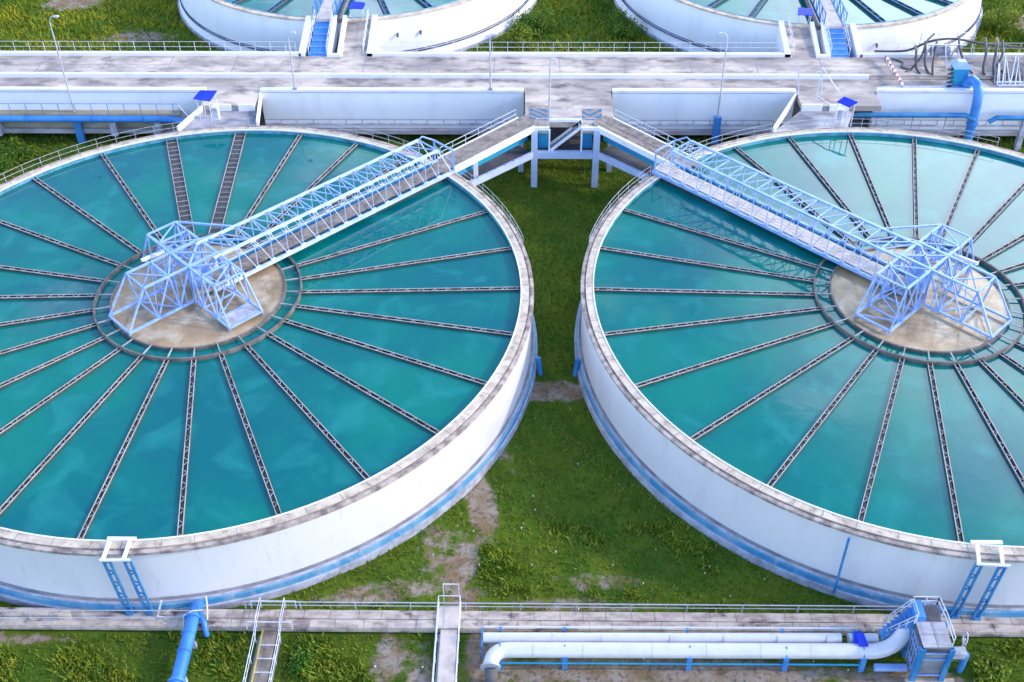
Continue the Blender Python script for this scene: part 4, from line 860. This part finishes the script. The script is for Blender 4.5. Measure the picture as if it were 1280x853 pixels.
mb = MB(); mb.bar((-3.85, -21.6, 0), (-3.85, -21.6, 1.3), .09); mb.bar((-3.85, -22.4, 0), (-3.85, -22.4, 1.0), .08); mb.bar((-3.85, -22.4, .9), (-3.85, -21.6, 1.2), .07); mb.build('end_frame', 'blue', t)
mb = MB(); mb.tube([(-3.3, -22.98, .5), (13.6, -22.93, .5)], .05, 6); mb.build('lower_conduit', 'cyan', t)
t = thing('valve', (13.7, -22.1, 0), 'royal blue hooded valve over the white pipes next to the steel tower', 'valve')
mb = MB(); mb.tube([(13.45, -21.95, 1.05), (13.85, -22.02, 1.05)], [.40, .42], 18); mb.hexa([(13.5, -22.5, .9), (13.95, -22.5, .9), (13.85, -21.9, .9), (13.45, -21.9, .9)], [(13.55, -22.5, 1.42), (13.95, -22.5, 1.42), (13.85, -21.9, 1.5), (13.45, -21.9, 1.5)]); mb.build('hood', 'canvas', t)
mb = MB(); mb.tube([(13.4, -21.8, .95), (13.85, -21.8, .95)], .34, 14); mb.build('body', 'blue', t)
# ---------------------------------------------------------------- steel tower lower right
t = thing('valve_tower', (16.7, -22.7, 0), 'blue steel tower with pale slab top beside the right tank base', 'tower')
X0, X1, Y0, Y1, ZT2 = 15.98, 17.28, -23.42, -22.05, 2.6
mb = MB()
for i in (0, 1):
    for j in (0, 1): mb.box(X0 + .01 + i * .655, X0 + .64 + i * .655, Y0 + .01 + j * .69, Y0 + .68 + j * .69, ZT2 - .1, ZT2 + .005 * (i + j))
mb.build('top_slab', 'ledge', t)
MB().box(X0 - .04, X1 + .04, Y0 - .04, Y1 + .04, ZT2 - .28, ZT2 - .1).build('top_beam', 'dark', t)
for x in (X0, X1):
    for y in (Y0, Y1): MB().box(x - .12, x + .12, y - .12, y + .12, 0, ZT2 - .1).build('leg', 'midblue', t)
mb = MB(); mb.box(X0 + .12, X1 - .12, Y0 + .04, Y0 + .09, .35, 2.1); mb.box(X0 + .03, X0 + .08, Y0 + .12, Y1 - .12, .5, 2.1); mb.build('panel', 'groove', t)
mb = MB()
for z in (.5, 1.7, 2.15): mb.bar((X0, Y0 - .02, z), (X1, Y0 - .02, z), .07); mb.bar((X0 - .02, Y0, z), (X0 - .02, Y1, z), .07)
for k in range(4): mb.bar((X0 - .05, Y0 + .2 + k * .28, .2), (X0 - .05, Y0 + .4 + k * .28, 2.2), .05)
mb.build('bracing', 'steelblue', t)
mb = MB(); rail(mb, [(X1, Y0 + .1, ZT2), (X1, Y1, ZT2), (X1 - .1, -21.1, ZT2)], .6, 2, .026, .8); rail(mb, [(X0, Y1, ZT2), (X0, -21.1, ZT2), (X1 - .1, -21.1, ZT2)], .6, 2, .026, .8); rail(mb, [(X0 - .1, Y1 - .1, ZT2), (15.2, -21.3, .45)], .6, 2, .026, .7); rail(mb, [(X0 - .1, Y1 + .8, ZT2), (15.2, -20.7, .45)], .6, 2, .026, .7)
mb.build('handrail', 'railpaint', t)
mb = MB()
for i in range(8): f = i / 7; x = X0 - .1 - f * .8; z = 2.5 - f * 2.0; mb.box(x - .12, x + .1, -21.9 + .3 * f, -21.2 + .3 * f, z - .04, z)
mb.bar((X0 - .1, -21.95, 2.5), (15.0, -21.6, .4), .08, .2); mb.build('stair', 'blue', t)
mb = MB(); mb.box(X0, X0 + .4, Y1, -21.1, ZT2 - .12, ZT2 + .35); mb.build('duct', 'blue', t)
mb = MB(); mb.box(X0 + .45, X1 - .1, Y1, -21.1, ZT2 - .12, ZT2 - .05); mb.build('rear_grating', 'dark', t)
mb = MB(); mb.box(X1 + .12, 18.35, -23.0, -22.55, 1.1, 1.45); mb.build('side_trough', 'plinth', t)
mb = MB(); mb.tube([(18.35, -22.85, 0), (18.35, -22.85, 1.3)], .16, 12); mb.build('side_leg', 'blue', t)
mb = MB(); mb.tube([(18.3 + .0, -22.4 + .22 * math.cos(a), 1.85 + .4 * math.sin(a)) for a in [k * math.pi / 5 for k in range(11)]], .035, 6); mb.tube([(18.3, -22.4, 1.2), (18.3, -22.4, 1.85)], .04, 6); mb.build('handwheel', 'railpaint', t)
mb = MB(); mb.box(14.3, 15.8, -23.1, -22.85, .25, .5); mb.bar((15.85, -22.6, 1.1), (16.0, -23.5, .1), .05); mb.build('cable_tray', 'steelblue', t)
MB().box(15.7, 17.9, -24.0, -23.35, -.05, .12).build('footing', 'coping', t)

# ---------------------------------------------------------------- wall ladders, wall pipe, blue posts
def bracket(c, xs, label, lean):
    cx, cy = c; t = thing('wall_bracket', (sum(xs) / 2, -20.2, .4), label, 'bracket', None)
    def yw(x): return cy - math.sqrt(20.0 ** 2 - (x - cx) ** 2)
    for x in xs:
        mb = MB()
        for o in (-.14, .16):
            mb.bar((x + o, yw(x) - .22, 4.35), (x + o + lean, yw(x) - .30, .5), .10, .10)
        for k in range(9): f = (k + .5) / 9; z = 4.3 - f * 3.8; mb.bar((x - .14 + lean * f, yw(x) - .24, z), (x + .16 + lean * (f + .06), yw(x) - .24, z - (.22 if k % 2 else -.2)), .05)
        mb.box(x - .1 + lean, x + .2 + lean, yw(x) - .42, yw(x) - .18, .02, .6)
        mb.build('lattice_leg', 'midblue', t)
    mb = MB()
    for x in xs:
        mb.hexa([(x - .16, yw(x) - .36, RIM - .1), (x, yw(x) - .36, RIM - .1), (x + .12, yw(x) + .55, RIM + .1), (x - .04, yw(x) + .55, RIM + .1)], [(x - .16, yw(x) - .36, RIM + .0), (x, yw(x) - .36, RIM + .0), (x + .12, yw(x) + .55, RIM + .25), (x - .04, yw(x) + .55, RIM + .25)])
    mb.bar((xs[0] - .2, yw(xs[0]) - .38, RIM - .02), (xs[1] + .25, yw(xs[1]) - .38, RIM - .02), .1)
    mb.box(xs[0] - .15, xs[1] + .25, yw(xs[0]) + .72, yw(xs[0]) + .90, RIM + .05, RIM + .14); mb.build('top_frame', 'white', t)
bracket(CL, (-21.25, -20.3), 'pair of blue lattice legs with white top frame on the left tank wall', .30)
bracket(CR, (19.0, 20.05), 'pair of blue lattice legs with white top frame on the right tank wall', -.30)
mb = MB(); mb.tube([(13.35, -18.62, 4.38), (13.33, -18.66, .3)], .07, 8)
tag(mb.build('down_pipe', 'midblue'), 'slim blue vertical pipe on the right tank wall', 'pipe')
for (x, y, tx, ty, lb_) in ((-.98, -2.2, -1.13, -1.95, 'short blue post leaning on the left tank at the gap'), (1.13, -2.3, 1.25, -2.05, 'short blue post leaning on the right tank at the gap')):
    t = thing('valve_post', (x, y, 0), lb_, 'post')
    MB().tube([(x, y, -.05), (tx, ty, 1.05)], .17, 12).build('barrel', 'midblue', t)
    MB().tube([(tx, ty, 1.05), (tx + (tx - x) * .1, ty + (ty - y) * .1, 1.12)], [.19, .12], 12).build('cap', 'blue', t)
# white prop at the left tank foot
mb = MB(); mb.bar((-19.55, -20.45, .5), (-19.2, -20.35, 1.5), .08); mb.bar((-19.6, -20.5, .5), (-19.1, -20.55, .45), .06)
tag(mb.build('prop', 'railpaint'), 'small white prop leaning at the foot of the left tank', 'prop')
mb = MB(); mb.hexa([(-24.2, -20.75, .4), (-23.6, -20.75, .4), (-23.7, -20.5, .4), (-24.1, -20.5, .4)], [(-24.25, -20.7, .8), (-23.7, -20.65, .78), (-23.75, -20.45, .78), (-24.1, -20.45, .8)])
tag(mb.build('concrete_block', 'coping'), 'rough pale block standing on the drain walkway before the left tank', 'block')
# pale litter on the grass
def litter():
    n = 34; k = 0
    mb = MB()
    while k < n:
        x = random.uniform(-10, 14); y = random.uniform(-24.5, -3)
        if math.hypot(x + D2, y) < 20.6 or math.hypot(x - D2, y) < 20.6 or -21.3 < y < -19.6 or (abs(x + 5.45) < .8 and y < -19): continue
        s = random.uniform(.02, .045); a = random.uniform(0, 3); c, d = math.cos(a) * s, math.sin(a) * s
        mb.hexa([(x - c, y - d, .0), (x + d, y - c, .0), (x + c, y + d, .0), (x - d, y + c, .0)], [(x - c, y - d, .1), (x + d, y - c, .12), (x + c, y + d, .1), (x - d, y + c, .13)]); k += 1
    tag(mb.build('litter', 'litter'), 'tiny pale scraps scattered over the grass between the tanks', 'litter', None, 'stuff')
litter()

# ---------------------------------------------------------------- shrubs
def shrub(x, y, z, r, h, n, m, label, seed):
    g = np.random.default_rng(seed); t = thing('shrub', (x, y, z), label, 'shrub')
    mb = MB()
    for k in range(6):
        a = g.uniform(0, 6.28); q = g.uniform(.3, .7) * r; mb.tube([(x, y, z - .1), (x + q * .4 * math.cos(a), y + q * .4 * math.sin(a), z + h * .4), (x + q * math.cos(a), y + q * math.sin(a), z + h * .75)], [.06, .04, .015], 5)
    mb.build('stem', 'stem', t)
    cl = g.normal(0, 1, (14, 3)); cl /= np.linalg.norm(cl, axis=1)[:, None]; cl *= g.uniform(.35, .95, 14)[:, None]; cl[:, 2] = np.abs(cl[:, 2])
    i = g.integers(0, 14, n); p = cl[i] + g.normal(0, .17, (n, 3)); P = np.stack([x + p[:, 0] * r, y + p[:, 1] * r, z + .1 + np.abs(p[:, 2]) * h], 1)
    d1 = g.normal(0, 1, (n, 3)); d1 /= np.linalg.norm(d1, axis=1)[:, None]; d2 = np.cross(d1, g.normal(0, 1, (n, 3))); d2 /= np.linalg.norm(d2, axis=1)[:, None]
    s = g.uniform(.06, .13, n)[:, None]
    v = np.stack([P - d1 * s, P + d2 * s * .5, P + d1 * s, P - d2 * s * .5], 1).reshape(-1, 3)
    mb = MB(); mb.v = [tuple(q) for q in v]; mb.f = [(4 * k, 4 * k + 1, 4 * k + 2, 4 * k + 3) for k in range(n)]; mb.mi = [0] * n; mb.sm = [False] * n
    mb.build('foliage', m, t)
shrub(-41.2, 22.0, .2, 1.9, 1.5, 3500, 'leaf', 'round green shrub below the blue pipe at the left edge', 1)
shrub(-2.6, 38.2, 2, 1.6, 1.7, 3000, 'leafyel', 'yellow green shrub at the foot of the far left tank wall, nearer the road', 2)
shrub(-.9, 41.5, 2, 1.8, 1.8, 3000, 'leaf', 'green shrub at the far left tank foot, farther from the road', 3)
shrub(6.6, 41.0, 2, 1.7, 1.6, 3000, 'leaf', 'green shrub at the left foot of the far right tank', 4)
shrub(40.6, 42.0, 2, 2.2, 1.8, 3500, 'leafyel', 'bright yellow green shrub right of the far right tank, nearer its wall', 5)
shrub(43.0, 39.0, 2, 2.0, 1.5, 3500, 'leafyel', 'bright yellow green shrub right of the far right tank, near the railing', 6)
shrub(19.8, -23.0, 0, 1.0, .6, 1800, 'leafyel', 'low leafy shrub in the bottom right corner beside the tower', 8)
shrub(-12.2, -22.6, 0, 1.0, .35, 1500, 'leaf', 'low weed shrub right of the yellow edged gangway', 9)

for o in bpy.data.objects:
    if '_o' in o: del o['_o']
